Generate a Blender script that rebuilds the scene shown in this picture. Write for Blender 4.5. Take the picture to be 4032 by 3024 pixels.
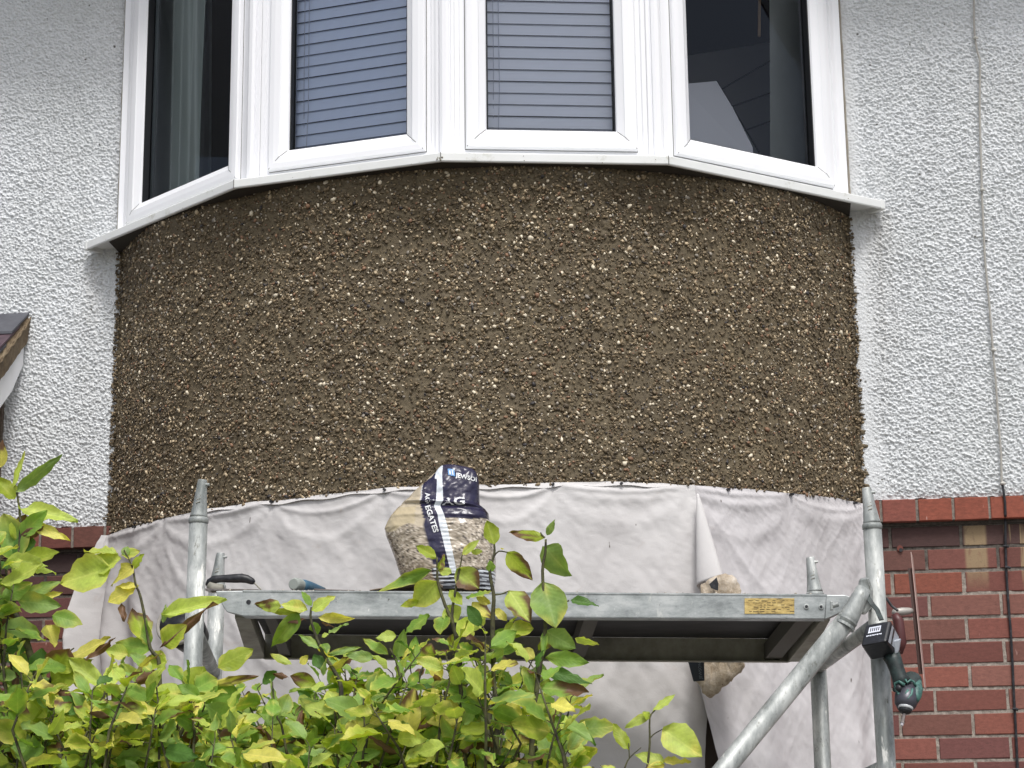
import bpy, math, random
import numpy as np
from mathutils import Vector, Matrix
from mathutils.bvhtree import BVHTree
random.seed(7); rng = np.random.default_rng(7)
scene = bpy.context.scene
for o in list(bpy.data.objects): bpy.data.objects.remove(o)
COL = scene.collection

# ------------------------------------------------------------------ camera
FPX = 7800.0                      # focal length in photograph pixels (4032 wide)
PITCH, YAW, ROLL = 0.23363, 0.12828, -0.0115
CAM = np.array([0.95013, -6.46487, 1.51416])
_cy, _sy, _cp, _sp = math.cos(YAW), math.sin(YAW), math.cos(PITCH), math.sin(PITCH)
FW = np.array([-_sy*_cp, _cy*_cp, _sp]); RT0 = np.array([_cy, _sy, 0.0]); UP0 = np.cross(RT0, FW)
RT = math.cos(ROLL)*RT0 + math.sin(ROLL)*UP0
UP = -math.sin(ROLL)*RT0 + math.cos(ROLL)*UP0
cam_data = bpy.data.cameras.new('camera'); cam = bpy.data.objects.new('camera', cam_data)
COL.objects.link(cam); scene.camera = cam
cam.matrix_world = Matrix(((RT[0], UP[0], -FW[0], CAM[0]), (RT[1], UP[1], -FW[1], CAM[1]), (RT[2], UP[2], -FW[2], CAM[2]), (0, 0, 0, 1)))
cam_data.sensor_width = 36.0; cam_data.lens = FPX/4032*36; cam_data.clip_start = 0.05; cam_data.clip_end = 500
KD = 4032/2212.0                  # measurements below are on a 2212-wide view of the photograph
def ray(u, v): return FW + RT*(u*KD-2016)/FPX - UP*(v*KD-1512)/FPX
def aty(u, v, y): d = ray(u, v); return CAM + d*((y-CAM[1])/d[1])
def atpl(u, v, x0, y0, s):        # point on the vertical plane y = y0 + s (x - x0)
    d = ray(u, v); return CAM + d*((y0+s*(CAM[0]-x0)-CAM[1])/(d[1]-s*d[0]))

# ------------------------------------------------------------------ world, sun, exposure
SUN_EL, SUN_AZ = math.radians(58), math.radians(20)
w = bpy.data.worlds.new('World'); scene.world = w; w.use_nodes = True
nt = w.node_tree; nt.nodes.clear()
out = nt.nodes.new('ShaderNodeOutputWorld'); bg = nt.nodes.new('ShaderNodeBackground')
sky = nt.nodes.new('ShaderNodeTexSky'); sky.sky_type = 'NISHITA'; sky.sun_disc = False
sky.sun_elevation = SUN_EL; sky.sun_rotation = math.pi - SUN_AZ; sky.air_density = 1.0; sky.dust_density = 4.0; sky.ozone_density = 1.0
hs = nt.nodes.new('ShaderNodeHueSaturation'); hs.inputs['Saturation'].default_value = 0.5
nt.links.new(sky.outputs[0], hs.inputs['Color']); nt.links.new(hs.outputs[0], bg.inputs[0]); nt.links.new(bg.outputs[0], out.inputs[0])
bg.inputs[1].default_value = 0.12
sd = bpy.data.lights.new('sun', 'SUN'); sun = bpy.data.objects.new('sun', sd); COL.objects.link(sun)
sd.energy = 1.5; sd.angle = math.radians(13); sd.color = (1.0, 0.985, 0.96)
sdir = Vector((math.sin(SUN_AZ)*math.cos(SUN_EL), -math.cos(SUN_AZ)*math.cos(SUN_EL), math.sin(SUN_EL)))
sun.rotation_euler = sdir.to_track_quat('Z', 'Y').to_euler(); sun.location = (3, -9, 12)
scene.view_settings.view_transform = 'Standard'; scene.view_settings.look = 'None'
scene.view_settings.exposure = 0.46; scene.view_settings.gamma = 1.0; scene.view_settings.use_curve_mapping = False
try: scene.cycles.max_bounces = 8; scene.cycles.transparent_max_bounces = 12
except Exception: pass

# ------------------------------------------------------------------ helpers
def s2l(c):
    return tuple(((x/255)/12.92 if x/255 <= 0.04045 else ((x/255+0.055)/1.055)**2.4) for x in c)
def lin(c): return np.array(s2l(c))
class Mat:
    def __init__(s, name, base=(0.5, 0.5, 0.5), rough=0.7, metal=0.0, spec=0.5):
        s.m = bpy.data.materials.new(name); s.m.use_nodes = True; s.t = s.m.node_tree
        s.b = s.t.nodes['Principled BSDF']; s.b.inputs['Base Color'].default_value = (*base, 1)
        s.b.inputs['Roughness'].default_value = rough; s.b.inputs['Metallic'].default_value = metal
        s.b.inputs['Specular IOR Level'].default_value = spec
        s.tc = None
    def n(s, t, **k):
        x = s.t.nodes.new(t)
        for a, v in k.items(): setattr(x, a, v)
        return x
    def l(s, a, b): s.t.links.new(a, b)
    def obj(s):
        if not s.tc: s.tc = s.n('ShaderNodeTexCoord')
        return s.tc.outputs['Object']
    def noise(s, scale, detail=4, rough=0.6, stretch=None, dist=0.0):
        x = s.n('ShaderNodeTexNoise'); x.inputs['Scale'].default_value = scale; x.inputs['Detail'].default_value = detail
        x.inputs['Roughness'].default_value = rough; x.inputs['Distortion'].default_value = dist
        if stretch:
            m = s.n('ShaderNodeMapping'); m.inputs['Scale'].default_value = stretch; s.l(s.obj(), m.inputs['Vector']); s.l(m.outputs[0], x.inputs['Vector'])
        else: s.l(s.obj(), x.inputs['Vector'])
        return x.outputs['Fac']
    def ramp(s, fac, stops):
        r = s.n('ShaderNodeValToRGB'); e = r.color_ramp.elements
        while len(e) < len(stops): e.new(0.5)
        for i, (p, c) in enumerate(stops):
            e[i].position = p; e[i].color = (*c, 1) if len(c) == 3 else c
        s.l(fac, r.inputs['Fac']); return r.outputs['Color']
    def mix(s, fac, a, b, mode='MIX'):
        x = s.n('ShaderNodeMix'); x.data_type = 'RGBA'; x.blend_type = mode; x.clamp_factor = True
        for i, v in ((0, fac), (6, a), (7, b)):
            if isinstance(v, (int, float)): x.inputs[i].default_value = v
            elif isinstance(v, (tuple, list, np.ndarray)): x.inputs[i].default_value = (*tuple(v)[:3], 1)
            else: s.l(v, x.inputs[i])
        return x.outputs[2]
    def col(s, sock): s.l(sock, s.b.inputs['Base Color']); return s
    def attr(s, name='Col'):
        a = s.n('ShaderNodeAttribute'); a.attribute_name = name; return a.outputs['Color']
    def bump(s, h, dist=0.002, strength=1.0):
        b = s.n('ShaderNodeBump'); b.inputs['Distance'].default_value = dist; b.inputs['Strength'].default_value = strength
        s.l(h, b.inputs['Height']); s.l(b.outputs[0], s.b.inputs['Normal']); return s
class MB:
    def __init__(s): s.v = []; s.f = []; s.mi = []; s.fc = []; s.cm = 0; s.cc = (1, 1, 1); s.tv = None
    def add(s, vs, fs):
        o = len(s.v); s.v += [tuple(map(float, p)) for p in vs]
        for f in fs: s.f.append([i+o for i in f]); s.mi.append(s.cm); s.fc.append(s.cc)
    def box(s, a, b):
        x0, y0, z0 = a; x1, y1, z1 = b
        s.add([(x0,y0,z0),(x1,y0,z0),(x1,y1,z0),(x0,y1,z0),(x0,y0,z1),(x1,y0,z1),(x1,y1,z1),(x0,y1,z1)],
              [(0,3,2,1),(4,5,6,7),(0,1,5,4),(1,2,6,5),(2,3,7,6),(3,0,4,7)])
    def hexa(s, p): # 8 points: bottom 4, top 4
        s.add(p, [(0,3,2,1),(4,5,6,7),(0,1,5,4),(1,2,6,5),(2,3,7,6),(3,0,4,7)])
    def slab(s, poly, off):
        n = len(poly); off = np.array(off, float); P = [np.array(p, float) for p in poly]
        s.add(P+[p+off for p in P], [list(range(n))[::-1], [i+n for i in range(n)]]+[(i, (i+1) % n, (i+1) % n+n, i+n) for i in range(n)])
    def tube(s, path, rad, n=16, cap=True, squash=None):
        P = [np.array(p, float) for p in path]; m = len(P)
        if not hasattr(rad, '__len__'): rad = [rad]*m
        T = [P[min(i+1, m-1)]-P[max(i-1, 0)] for i in range(m)]; T = [t/(np.linalg.norm(t)+1e-12) for t in T]
        ref = np.array([0, 0, 1.0]) if abs(T[0][2]) < 0.9 else np.array([1.0, 0, 0])
        u = np.cross(T[0], ref); u /= np.linalg.norm(u); V = []
        for i in range(m):
            u = u-T[i]*(u@T[i]); u /= np.linalg.norm(u); w_ = np.cross(T[i], u)
            for k in range(n):
                a = 2*math.pi*k/n; q = (math.cos(a)*u+math.sin(a)*w_)*rad[i]
                V.append(P[i]+q)
        F = [(i*n+k, i*n+(k+1) % n, (i+1)*n+(k+1) % n, (i+1)*n+k) for i in range(m-1) for k in range(n)]
        if cap: F += [list(range(n))[::-1], [(m-1)*n+k for k in range(n)]]
        s.add(V, F)
    def build(s, name, mats, parent=None, loc=(0, 0, 0), smooth=False, bevel=0, attr=False):
        me = bpy.data.meshes.new(name); L = np.array(parent_loc(parent) if parent else loc)
        V = np.array(s.v)-L; me.from_pydata(V.tolist(), [], s.f); me.update()
        if not isinstance(mats, (list, tuple)): mats = [mats]
        for m in mats: me.materials.append(m.m if isinstance(m, Mat) else m)
        me.polygons.foreach_set('material_index', s.mi)
        if attr:
            ca = me.color_attributes.new('Col', 'FLOAT_COLOR', 'CORNER')
            d = np.ones((len(me.loops), 4), np.float32); k = 0
            for f, c in zip(s.f, s.fc): d[k:k+len(f), :3] = c; k += len(f)
            ca.data.foreach_set('color', d.ravel())
        return finish(me, name, parent, L, smooth, bevel)
def pieces(mb):
    par = list(range(len(mb.v)))
    def fnd(a):
        while par[a] != a: par[a] = par[par[a]]; a = par[a]
        return a
    for f in mb.f:
        for i in f[1:]: par[fnd(i)] = fnd(f[0])
    g_ = {}
    for k, f in enumerate(mb.f): g_.setdefault(fnd(f[0]), []).append(k)
    out_ = []
    for ks in g_.values():
        m = MB(); mp = {}
        for k in ks:
            for i in mb.f[k]:
                if i not in mp: mp[i] = len(m.v); m.v.append(mb.v[i])
            m.f.append([mp[i] for i in mb.f[k]]); m.mi.append(mb.mi[k]); m.fc.append(mb.fc[k])
        out_.append(m)
    return out_
def build_each(mb, name, *a, **k): return [m.build(name, *a, **k) for m in pieces(mb)]
LOC = {}
def parent_loc(p): return LOC[p.name]
def finish(me, name, parent, L, smooth=False, bevel=0):
    if smooth: me.polygons.foreach_set('use_smooth', [True]*len(me.polygons))
    o = bpy.data.objects.new(name, me); COL.objects.link(o)
    if parent: o.parent = parent
    else: o.location = L
    LOC[o.name] = tuple(L)
    if bevel:
        b = o.modifiers.new('bevel', 'BEVEL'); b.width = bevel; b.segments = 2; b.limit_method = 'ANGLE'; b.angle_limit = math.radians(35)
        b.harden_normals = False
    if smooth:
        pass
    return o
def gridmesh(name, P, mats, parent=None, loc=(0, 0, 0), smooth=True, colr=None, mi=None, flip=False, mask=None, uv=None):
    # P: (n, m, 3)
    n, m = P.shape[:2]; L = np.array(parent_loc(parent) if parent else loc)
    idx = np.arange(n*m).reshape(n, m)
    q = np.stack([idx[:-1, :-1], idx[1:, :-1], idx[1:, 1:], idx[:-1, 1:]], -1).reshape(-1, 4)
    if flip: q = q[:, ::-1]
    if mask is not None: q = q[mask.reshape(-1)]
    me = bpy.data.meshes.new(name); V = (P.reshape(-1, 3)-L).astype(np.float32)
    return rawmesh(me, name, V, q, mats, parent, L, smooth, colr)
def rawmesh(me, name, V, q, mats, parent, L, smooth, colr=None):
    me.vertices.add(len(V)); me.vertices.foreach_set('co', V.astype(np.float32).ravel())
    k = q.shape[1]
    me.loops.add(q.size); me.loops.foreach_set('vertex_index', q.astype(np.int32).ravel())
    me.polygons.add(len(q)); me.polygons.foreach_set('loop_start', np.arange(0, q.size, k, dtype=np.int32)); me.polygons.foreach_set('loop_total', np.full(len(q), k, np.int32))
    me.update(calc_edges=True)
    for m_ in (mats if isinstance(mats, (list, tuple)) else [mats]): me.materials.append(m_.m)
    if colr is not None:
        ca = me.color_attributes.new('Col', 'FLOAT_COLOR', 'POINT'); d = np.ones((len(V), 4), np.float32); d[:, :3] = colr.reshape(-1, 3)
        ca.data.foreach_set('color', d.ravel())
    me.validate()
    return finish(me, name, parent, L, smooth)
def thing(name, label, cat, loc=(0, 0, 0), group=None):
    o = bpy.data.objects.new(name, None); COL.objects.link(o); o.location = loc; o.empty_display_size = 0.1
    LOC[o.name] = tuple(loc); o['label'] = label; o['category'] = cat
    if group: o['group'] = group
    return o
def tag(o, label, cat, group=None):
    o['label'] = label; o['category'] = cat
    if group: o['group'] = group
    return o
# numpy value noise
def h2(ix, iy, seed=0):
    h = (ix.astype(np.int64)*374761393 + iy.astype(np.int64)*668265263 + seed*974634777) & 0xffffffff
    h = ((h ^ (h >> 13))*1274126177) & 0xffffffff
    return ((h ^ (h >> 16)) & 0xffffff)/float(0xffffff)
def vn(x, y, seed=0):
    ix, iy = np.floor(x), np.floor(y); fx, fy = x-ix, y-iy; fx = fx*fx*(3-2*fx); fy = fy*fy*(3-2*fy)
    a, b = h2(ix, iy, seed), h2(ix+1, iy, seed); c, d = h2(ix, iy+1, seed), h2(ix+1, iy+1, seed)
    return (a*(1-fx)+b*fx)*(1-fy)+(c*(1-fx)+d*fx)*fy
def fbm(x, y, oct=4, seed=0, g=0.5):
    s = 0; a = 1; t = 0
    for k in range(oct): s = s+a*vn(x*2**k, y*2**k, seed+k*17); t += a; a *= g
    return s/t
def lumps(x, y, cell, seed=0, rmin=0.5, rmax=0.95, asp=1.0):
    # rounded stones: max over neighbouring cells of half-ellipsoids
    X, Y = x/cell, y/cell*asp; ix, iy = np.floor(X), np.floor(Y); best = np.zeros_like(X)
    for dx in (-1, 0, 1):
        for dy in (-1, 0, 1):
            cx, cy = ix+dx, iy+dy
            px, py = cx+h2(cx, cy, seed), cy+h2(cx, cy, seed+5); r = rmin+(rmax-rmin)*h2(cx, cy, seed+9)
            ang = h2(cx, cy, seed+21)*3.1416; e = 0.65+0.5*h2(cx, cy, seed+33)
            ux, uy = X-px, Y-py; a, b = ux*np.cos(ang)+uy*np.sin(ang), (-ux*np.sin(ang)+uy*np.cos(ang))/e
            d2 = (a*a+b*b)/(r*r); v = np.sqrt(np.maximum(0, 1-d2))*r*(0.55+0.6*h2(cx, cy, seed+41)); best = np.maximum(best, v)
    return best

# ------------------------------------------------------------------ materials
M_white = Mat('white_pvc', lin((226, 228, 232)), 0.32); M_white.bump(M_white.noise(30, 3), 0.0006, 0.15)
_n = M_white.noise(7, 5, 0.65, (1, 1, .35)); M_white.col(M_white.ramp(_n, [(0.15, lin((232, 233, 234))), (0.42, lin((240, 241, 244))), (1, lin((243, 244, 248)))]))
M_sill = Mat('sill_pvc', (0.7, 0.7, 0.7), 0.4)
_n = M_sill.noise(9, 6, 0.7); M_sill.col(M_sill.ramp(_n, [(0.27, lin((190, 190, 180))), (0.40, lin((226, 228, 226))), (1, lin((236, 238, 238)))]))
M_gask = Mat('black_gasket', (0.012, 0.013, 0.015), 0.5)
M_groove = Mat('joint_dark_grey', (0.16, 0.16, 0.15), 0.8)  # even dark grey for joint lines, mitres and seals
M_pane = bpy.data.materials.new('window_glass'); M_pane.use_nodes = True
_t = M_pane.node_tree; _t.nodes.clear(); _o = _t.nodes.new('ShaderNodeOutputMaterial'); _m = _t.nodes.new('ShaderNodeMixShader')
_tr = _t.nodes.new('ShaderNodeBsdfTransparent'); _gl = _t.nodes.new('ShaderNodeBsdfGlossy'); _fr = _t.nodes.new('ShaderNodeFresnel')
_tr.inputs[0].default_value = (0.93, 0.95, 0.96, 1); _gl.inputs['Roughness'].default_value = 0.0; _fr.inputs[0].default_value = 1.45; _gl.inputs[0].default_value = (.60, .64, .72, 1)
_t.links.new(_fr.outputs[0], _m.inputs[0]); _t.links.new(_tr.outputs[0], _m.inputs[1]); _t.links.new(_gl.outputs[0], _m.inputs[2]); _t.links.new(_m.outputs[0], _o.inputs[0])
M_blind = Mat('blind_slats', (.74, .82, 1.0), 0.5); M_blind2 = Mat('blind_slats_grey', (.84, .87, .97), 0.5)
M_cord = Mat('cord_pale', lin((190, 195, 210)), 0.7)
M_render = Mat('white_roughcast', (0.7, 0.7, 0.7), 0.85)
_a = M_render.attr(); _n = M_render.noise(160, 5, 0.7); _n2 = M_render.noise(2.2, 5, 0.6)
_c = M_render.mix(M_render.ramp(_n2, [(0.35, (0, 0, 0)), (0.75, (1, 1, 1))]), lin((216, 219, 220)), lin((229, 232, 235)))
_c = M_render.mix(M_render.ramp(_n, [(0.28, (1, 1, 1)), (0.42, (0, 0, 0))]), _c, lin((190, 189, 186)))
M_render.col(M_render.mix(1.0, _c, _a, 'MULTIPLY')); M_render.bump(M_render.noise(300, 4, .8), 0.002, 0.8)
M_brick = Mat('red_brick', (0.2, 0.06, 0.05), 0.85)
_a = M_brick.attr(); _n = M_brick.noise(55, 6, 0.7, (1, 1, 2.2)); _n2 = M_brick.noise(260, 3)
_c = M_brick.mix(M_brick.ramp(_n, [(0.3, (0, 0, 0)), (0.7, (1, 1, 1))]), (0.72, 0.70, 0.70), (1.22, 1.2, 1.2))
_c = M_brick.mix(1.0, _a, _c, 'MULTIPLY')
_sp = M_brick.ramp(M_brick.noise(70, 2, 0.5, (1, 1, .25)), [(0.74, (0, 0, 0)), (0.80, (1, 1, 1))])
_c = M_brick.mix(_sp, _c, lin((190, 150, 140))); M_brick.col(_c); M_brick.bump(_n2, 0.0012, 0.5)
M_mort = Mat('lime_mortar', lin((165, 156, 145)), 0.95)
_n = M_mort.noise(90, 6, 0.75); M_mort.col(M_mort.mix(1.0, M_mort.attr(), M_mort.ramp(_n, [(0.3, lin((100, 92, 86))), (0.7, lin((172, 163, 152)))]), 'MULTIPLY')); M_mort.bump(_n, 0.003, 0.8)
M_dash = Mat('fresh_brown_mortar', lin((92, 80, 62)), 0.75)
_n = M_dash.noise(5, 6, 0.65); _n2 = M_dash.noise(120, 4, 0.7)
_c = M_dash.ramp(_n, [(0.3, lin((92, 81, 62))), (0.7, lin((112, 100, 77)))])
M_dash.col(M_dash.mix(M_dash.ramp(_n2, [(0.3, (1, 1, 1)), (0.5, (0, 0, 0))]), _c, lin((66, 56, 42)))); M_dash.bump(_n2, 0.003, 0.7)
M_stone = Mat('dash_stones', (0.3, 0.25, 0.2), 0.6); M_stone.col(M_stone.attr())
M_sheet = Mat('dust_sheet_cotton', lin((196, 188, 184)), 0.9)
M_sheet2 = Mat('dust_sheet_grey', lin((186, 184, 188)), 0.9)
for M_, c0, c1, st in ((M_sheet, (192, 189, 188), (213, 211, 210), (184, 170, 158)), (M_sheet2, (186, 183, 184), (210, 207, 209), (176, 166, 162))):
    _n = M_.noise(2.0, 4, 0.55, None, 0.6); _n2 = M_.noise(7, 6, 0.7, (1, 1, 1.4), 1.0); _n3 = M_.noise(38, 2, 0.5, (1.6, 1, .55))
    _c = M_.ramp(_n, [(0.32, lin(c0)), (0.68, lin(c1))])
    _c = M_.mix(M_.ramp(_n2, [(0.62, (0, 0, 0)), (0.80, (.75, .75, .75))]), _c, lin(st))
    _c = M_.mix(M_.ramp(_n3, [(0.765, (0, 0, 0)), (0.80, (1, 1, 1))]), _c, lin((96, 88, 82)))
    M_.col(_c)
    M_.bump(M_.noise(22, 6, 0.75, (1, 1, 1.3), 1.2), 0.003, 0.35)
M_galv = Mat('galvanised_tube', (0.4, 0.41, 0.42), 0.5, 0.55)
_n = M_galv.noise(16, 6, 0.7, (1, 1, .35)); _n2 = M_galv.noise(45, 5, 0.75, (1, 1, .5)); _n3 = M_galv.noise(28, 5, .65, (1, 1, .22))
_c = M_galv.ramp(_n, [(0.36, lin((122, 127, 125))), (0.5, lin((162, 166, 164))), (0.64, lin((196, 199, 196)))])
_c = M_galv.mix(M_galv.ramp(_n2, [(0.3, (1, 1, 1)), (0.42, (0, 0, 0))]), _c, lin((104, 104, 96)))
_ms = M_galv.ramp(_n3, [(0.62, (0, 0, 0)), (0.67, (1, 1, 1))]); M_galv.col(M_galv.mix(_ms, _c, lin((222, 222, 216))))
_i = M_galv.n('ShaderNodeInvert'); M_galv.l(_ms, _i.inputs['Color']); _mm = M_galv.n('ShaderNodeMath', operation='MULTIPLY'); M_galv.l(_i.outputs[0], _mm.inputs[0]); _mm.inputs[1].default_value = 0.3
M_galv.l(_mm.outputs[0], M_galv.b.inputs['Metallic']); M_galv.bump(_n2, 0.001, 0.5)
M_alu = Mat('aluminium_rail', (0.4, 0.41, 0.42), 0.45, 0.5)
_n = M_alu.noise(14, 6, 0.75, (0.7, 1, 1.6)); _n3 = M_alu.noise(30, 6, 0.7, (1.3, 1, .7)); _n4 = M_alu.noise(50, 3, 0.6, (1, 1, .3))
_c = M_alu.ramp(_n, [(0.34, lin((134, 139, 139))), (0.5, lin((170, 175, 175))), (0.66, lin((198, 201, 200)))])
_c = M_alu.mix(M_alu.ramp(_n3, [(0.6, (0, 0, 0)), (0.7, (.8, .8, .8))]), _c, lin((205, 207, 202)))
_c = M_alu.mix(M_alu.ramp(_n4, [(0.71, (0, 0, 0)), (0.74, (1, 1, 1))]), _c, lin((236, 236, 232)))
_c = M_alu.mix(M_alu.ramp(M_alu.noise(60, 4, .7), [(0.27, (1, 1, 1)), (0.34, (0, 0, 0))]), _c, lin((80, 78, 70)))
M_alu.col(_c); M_alu.bump(_n3, 0.0008, 0.4)
M_deck = Mat('dark_plywood_deck', (0.03, 0.03, 0.032), 0.7)
_n = M_deck.noise(10, 6, 0.7, (.4, 1, 1)); M_deck.col(M_deck.ramp(_n, [(0.35, (0.02, 0.02, 0.022)), (0.62, (0.05, 0.05, 0.05)), (0.8, (0.16, 0.16, 0.16))]))
M_dirty = Mat('dirty_inner_rail', lin((96, 94, 86)), 0.7, 0.0)
_n = M_dirty.noise(12, 6, 0.7); M_dirty.col(M_dirty.ramp(_n, [(0.3, lin((120, 118, 108))), (0.7, lin((166, 164, 152)))]))
M_rub = Mat('black_rubber', (0.014, 0.015, 0.017), 0.45)
_n = M_rub.noise(60, 5, 0.7); M_rub.col(M_rub.ramp(_n, [(0.45, (0.010, 0.011, 0.014)), (0.62, (0.03, 0.03, 0.035)), (0.8, (0.14, 0.14, 0.14))]))
M_steel = Mat('worn_steel', lin((150, 140, 135)), 0.38, 0.7)

# ------------------------------------------------------------------ ground (structure)
g = MB(); g.add([(-60, -60, 0), (60, -60, 0), (60, 30, 0), (-60, 30, 0)], [(0, 1, 2, 3)])
M_gr = Mat('paving_and_soil', (0.2, 0.19, 0.17), 0.9); _n = M_gr.noise(1.5, 8, 0.7); M_gr.col(M_gr.ramp(_n, [(0.35, (0.10, 0.09, 0.075)), (0.65, (0.22, 0.21, 0.19))])); M_gr.bump(M_gr.noise(30, 5), 0.01, 0.5)
go = g.build('ground', M_gr); go['kind'] = 'structure'

# ------------------------------------------------------------------ the house
house = thing('house', 'white roughcast and red brick house front with brown unpainted bay under a white window', 'house')
R_BOW, Y_BOW = 1.58, 0.94
def bow_y(x, d=0.0): return -(math.sqrt((R_BOW+d)**2-x*x)-Y_BOW)
TH0 = math.asin(1.27/R_BOW)
def bow(th, d=0.0): return ((R_BOW+d)*math.sin(th), -((R_BOW+d)*math.cos(th)-Y_BOW))

# white roughcast wall, left and right of the bay, displaced stones
def rough_wall(x0, x1, z0, z1, fx0, fx1, name, edge_seed, edge_side):
    xs = np.concatenate([np.arange(x0, fx0, 0.03), np.arange(fx0, fx1, 0.0024), np.arange(fx1, x1+0.03, 0.03)])
    zs = np.concatenate([np.arange(z0, 4.72, 0.0024), np.arange(4.72, z1+0.03, 0.03)])
    X, Z = np.meshgrid(xs, zs, indexing='ij')
    wx, wz = X, Z
    h = lumps(wx, wz, 0.0088, 3, 0.20, 0.76, 1.25)*0.0088+lumps(wx+.31, wz+.17, 0.0058, 11, 0.25, 0.78, 1.2)*0.0058
    h += (fbm(X*3, Z*3, 3, 2)-.5)*0.010+(fbm(X*170, Z*200, 2, 6)-.5)*.0022
    h *= ((X > fx0-.001) & (X < fx1+.001) & (Z < 4.722))
    side = np.abs(np.abs(X)-1.275); smooth_ = np.clip((side-0.012-0.05*fbm(Z*7, Z*0+edge_seed, 3, 5)*(Z < 3.55))/0.05, 0, 1)
    if edge_side > 0: h *= 0.3+0.7*smooth_
    lower = Z < z0+0.012; h = np.where(lower, h*0.6, h)
    Y = -0.014-h
    P = np.stack([X, Y, Z+np.where(Z < z0+0.002, (fbm(X*40, X*0, 2, 9)-.5)*.012, 0)], -1)
    # paint: small dark pits / grime flecks
    c = np.ones(P.shape); fl = (h2(np.floor(X/0.006), np.floor(Z/0.006), 91) > 0.9990); c[fl] = (0.22, 0.21, 0.19)
    gr = np.clip((0.35-fbm(X*9, Z*3, 4, 31))*4, 0, 1)*0.12; c *= (1-gr)[..., None]
    gp = np.clip((fbm(X*1.7+4, Z*1.1, 4, 201)-.5)*2.2, 0, 1)*.10; c = c*(1-gp[..., None]*np.array([.8, .9, 1.0]))
    stx = np.exp(-((np.abs(X)-1.36)/.05)**2)*np.clip((3.62-Z)/.06, 0, 1)*np.exp(-np.clip(3.6-Z, 0, 9)/.35)*fbm(X*55, Z*2.5, 3, 206); c = c*(1-.30*stx[..., None]*np.array([.8, .9, 1.]))
    ed = np.exp(-np.clip(np.abs(X)-1.268, 0, 9)/.010)*(Z > 3.6); c = c*(1-.45*(ed*fbm(X*30, Z*30, 3, 209))[..., None]*np.array([.85, .95, 1.]))
    near = np.exp(-np.abs(Z-2.63)/0.02)*0.25; c *= (1-near*vn(X*60, Z*60, 5))[..., None]
    return gridmesh(name, P, M_render, house, colr=c, flip=True)
rough_wall(-4.2, -1.262, 2.622, 5.0, -1.90, -1.262, 'roughcast_wall', 1, 0)
rough_wall(1.262, 3.6, 2.622, 5.0, 1.262, 2.10, 'roughcast_wall', 2, 1)
for xa_, xb_ in ((-4.2, -1.262), (1.262, 3.6)):
    b = MB(); b.box((xa_, 0.0, 2.625), (xb_, 0.25, 5.0)); b.build('wall_core', M_render, house, attr=True)

# lower brickwork
def brick(mb, x0, x1, z0, z1, y, col, dep=0.03, e=0.0022):
    # chamfered face
    V = [(x0, y+dep, z0), (x1, y+dep, z0), (x1, y+dep, z1), (x0, y+dep, z1),
         (x0, y+e, z0), (x1, y+e, z0), (x1, y+e, z1), (x0, y+e, z1),
         (x0+e, y, z0+e), (x1-e, y, z0+e), (x1-e, y, z1-e), (x0+e, y, z1-e)]
    j = lambda: random.uniform(-.0011, .0011)
    V = [(a+j(), bb+j()*.5, c_+j()) for a, bb, c_ in V]
    mb.cc = tuple(col)
    mb.add(V, [(8, 9, 10, 11), (4, 5, 9, 8), (5, 6, 10, 9), (6, 7, 11, 10), (7, 4, 8, 11), (0, 1, 5, 4), (1, 2, 6, 5), (2, 3, 7, 6), (3, 0, 4, 7)])
def bcol(dark=0.0, l=False):
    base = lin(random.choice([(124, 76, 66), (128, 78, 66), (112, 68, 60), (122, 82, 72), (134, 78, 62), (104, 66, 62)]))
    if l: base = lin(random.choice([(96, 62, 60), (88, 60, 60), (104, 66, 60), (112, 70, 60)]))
    base = base*random.uniform(0.84, 1.24); return base*(1-dark)+lin((52, 44, 44))*dark
ZM1 = 2.46358
bw = MB(); bj = MB()
def brick_run(xa, xb, left):
    for k in range(0, 34):
        z0 = ZM1-.075*k+.005; z1 = z0+.065
        off = 1.345 if k % 2 == 0 else 1.345+.1125
        if left: off -= 0.03
        n0 = math.floor((xa-off)/.225); x = off+n0*.225
        while x < xb:
            a, c_ = max(x+.005, xa), min(x+.22, xb)
            if c_-a > 0.015:
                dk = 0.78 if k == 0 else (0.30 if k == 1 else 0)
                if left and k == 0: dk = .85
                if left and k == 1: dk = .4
                # beige run-off stains below the string course, in steps across the bricks
                edges = [a]; st = []
                for s0, s1 in ((1.545, 1.59), (1.63, 1.66), (1.72, 1.78)):
                    if k <= 2 and not left: st.append((s0+random.uniform(-.004, .004), s1+random.uniform(-.004, .004)))
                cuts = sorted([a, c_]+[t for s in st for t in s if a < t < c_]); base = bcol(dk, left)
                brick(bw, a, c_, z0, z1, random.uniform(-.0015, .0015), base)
            x += .225
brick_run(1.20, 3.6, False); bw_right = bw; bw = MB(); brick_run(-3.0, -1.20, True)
M_bw = M_brick
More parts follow.
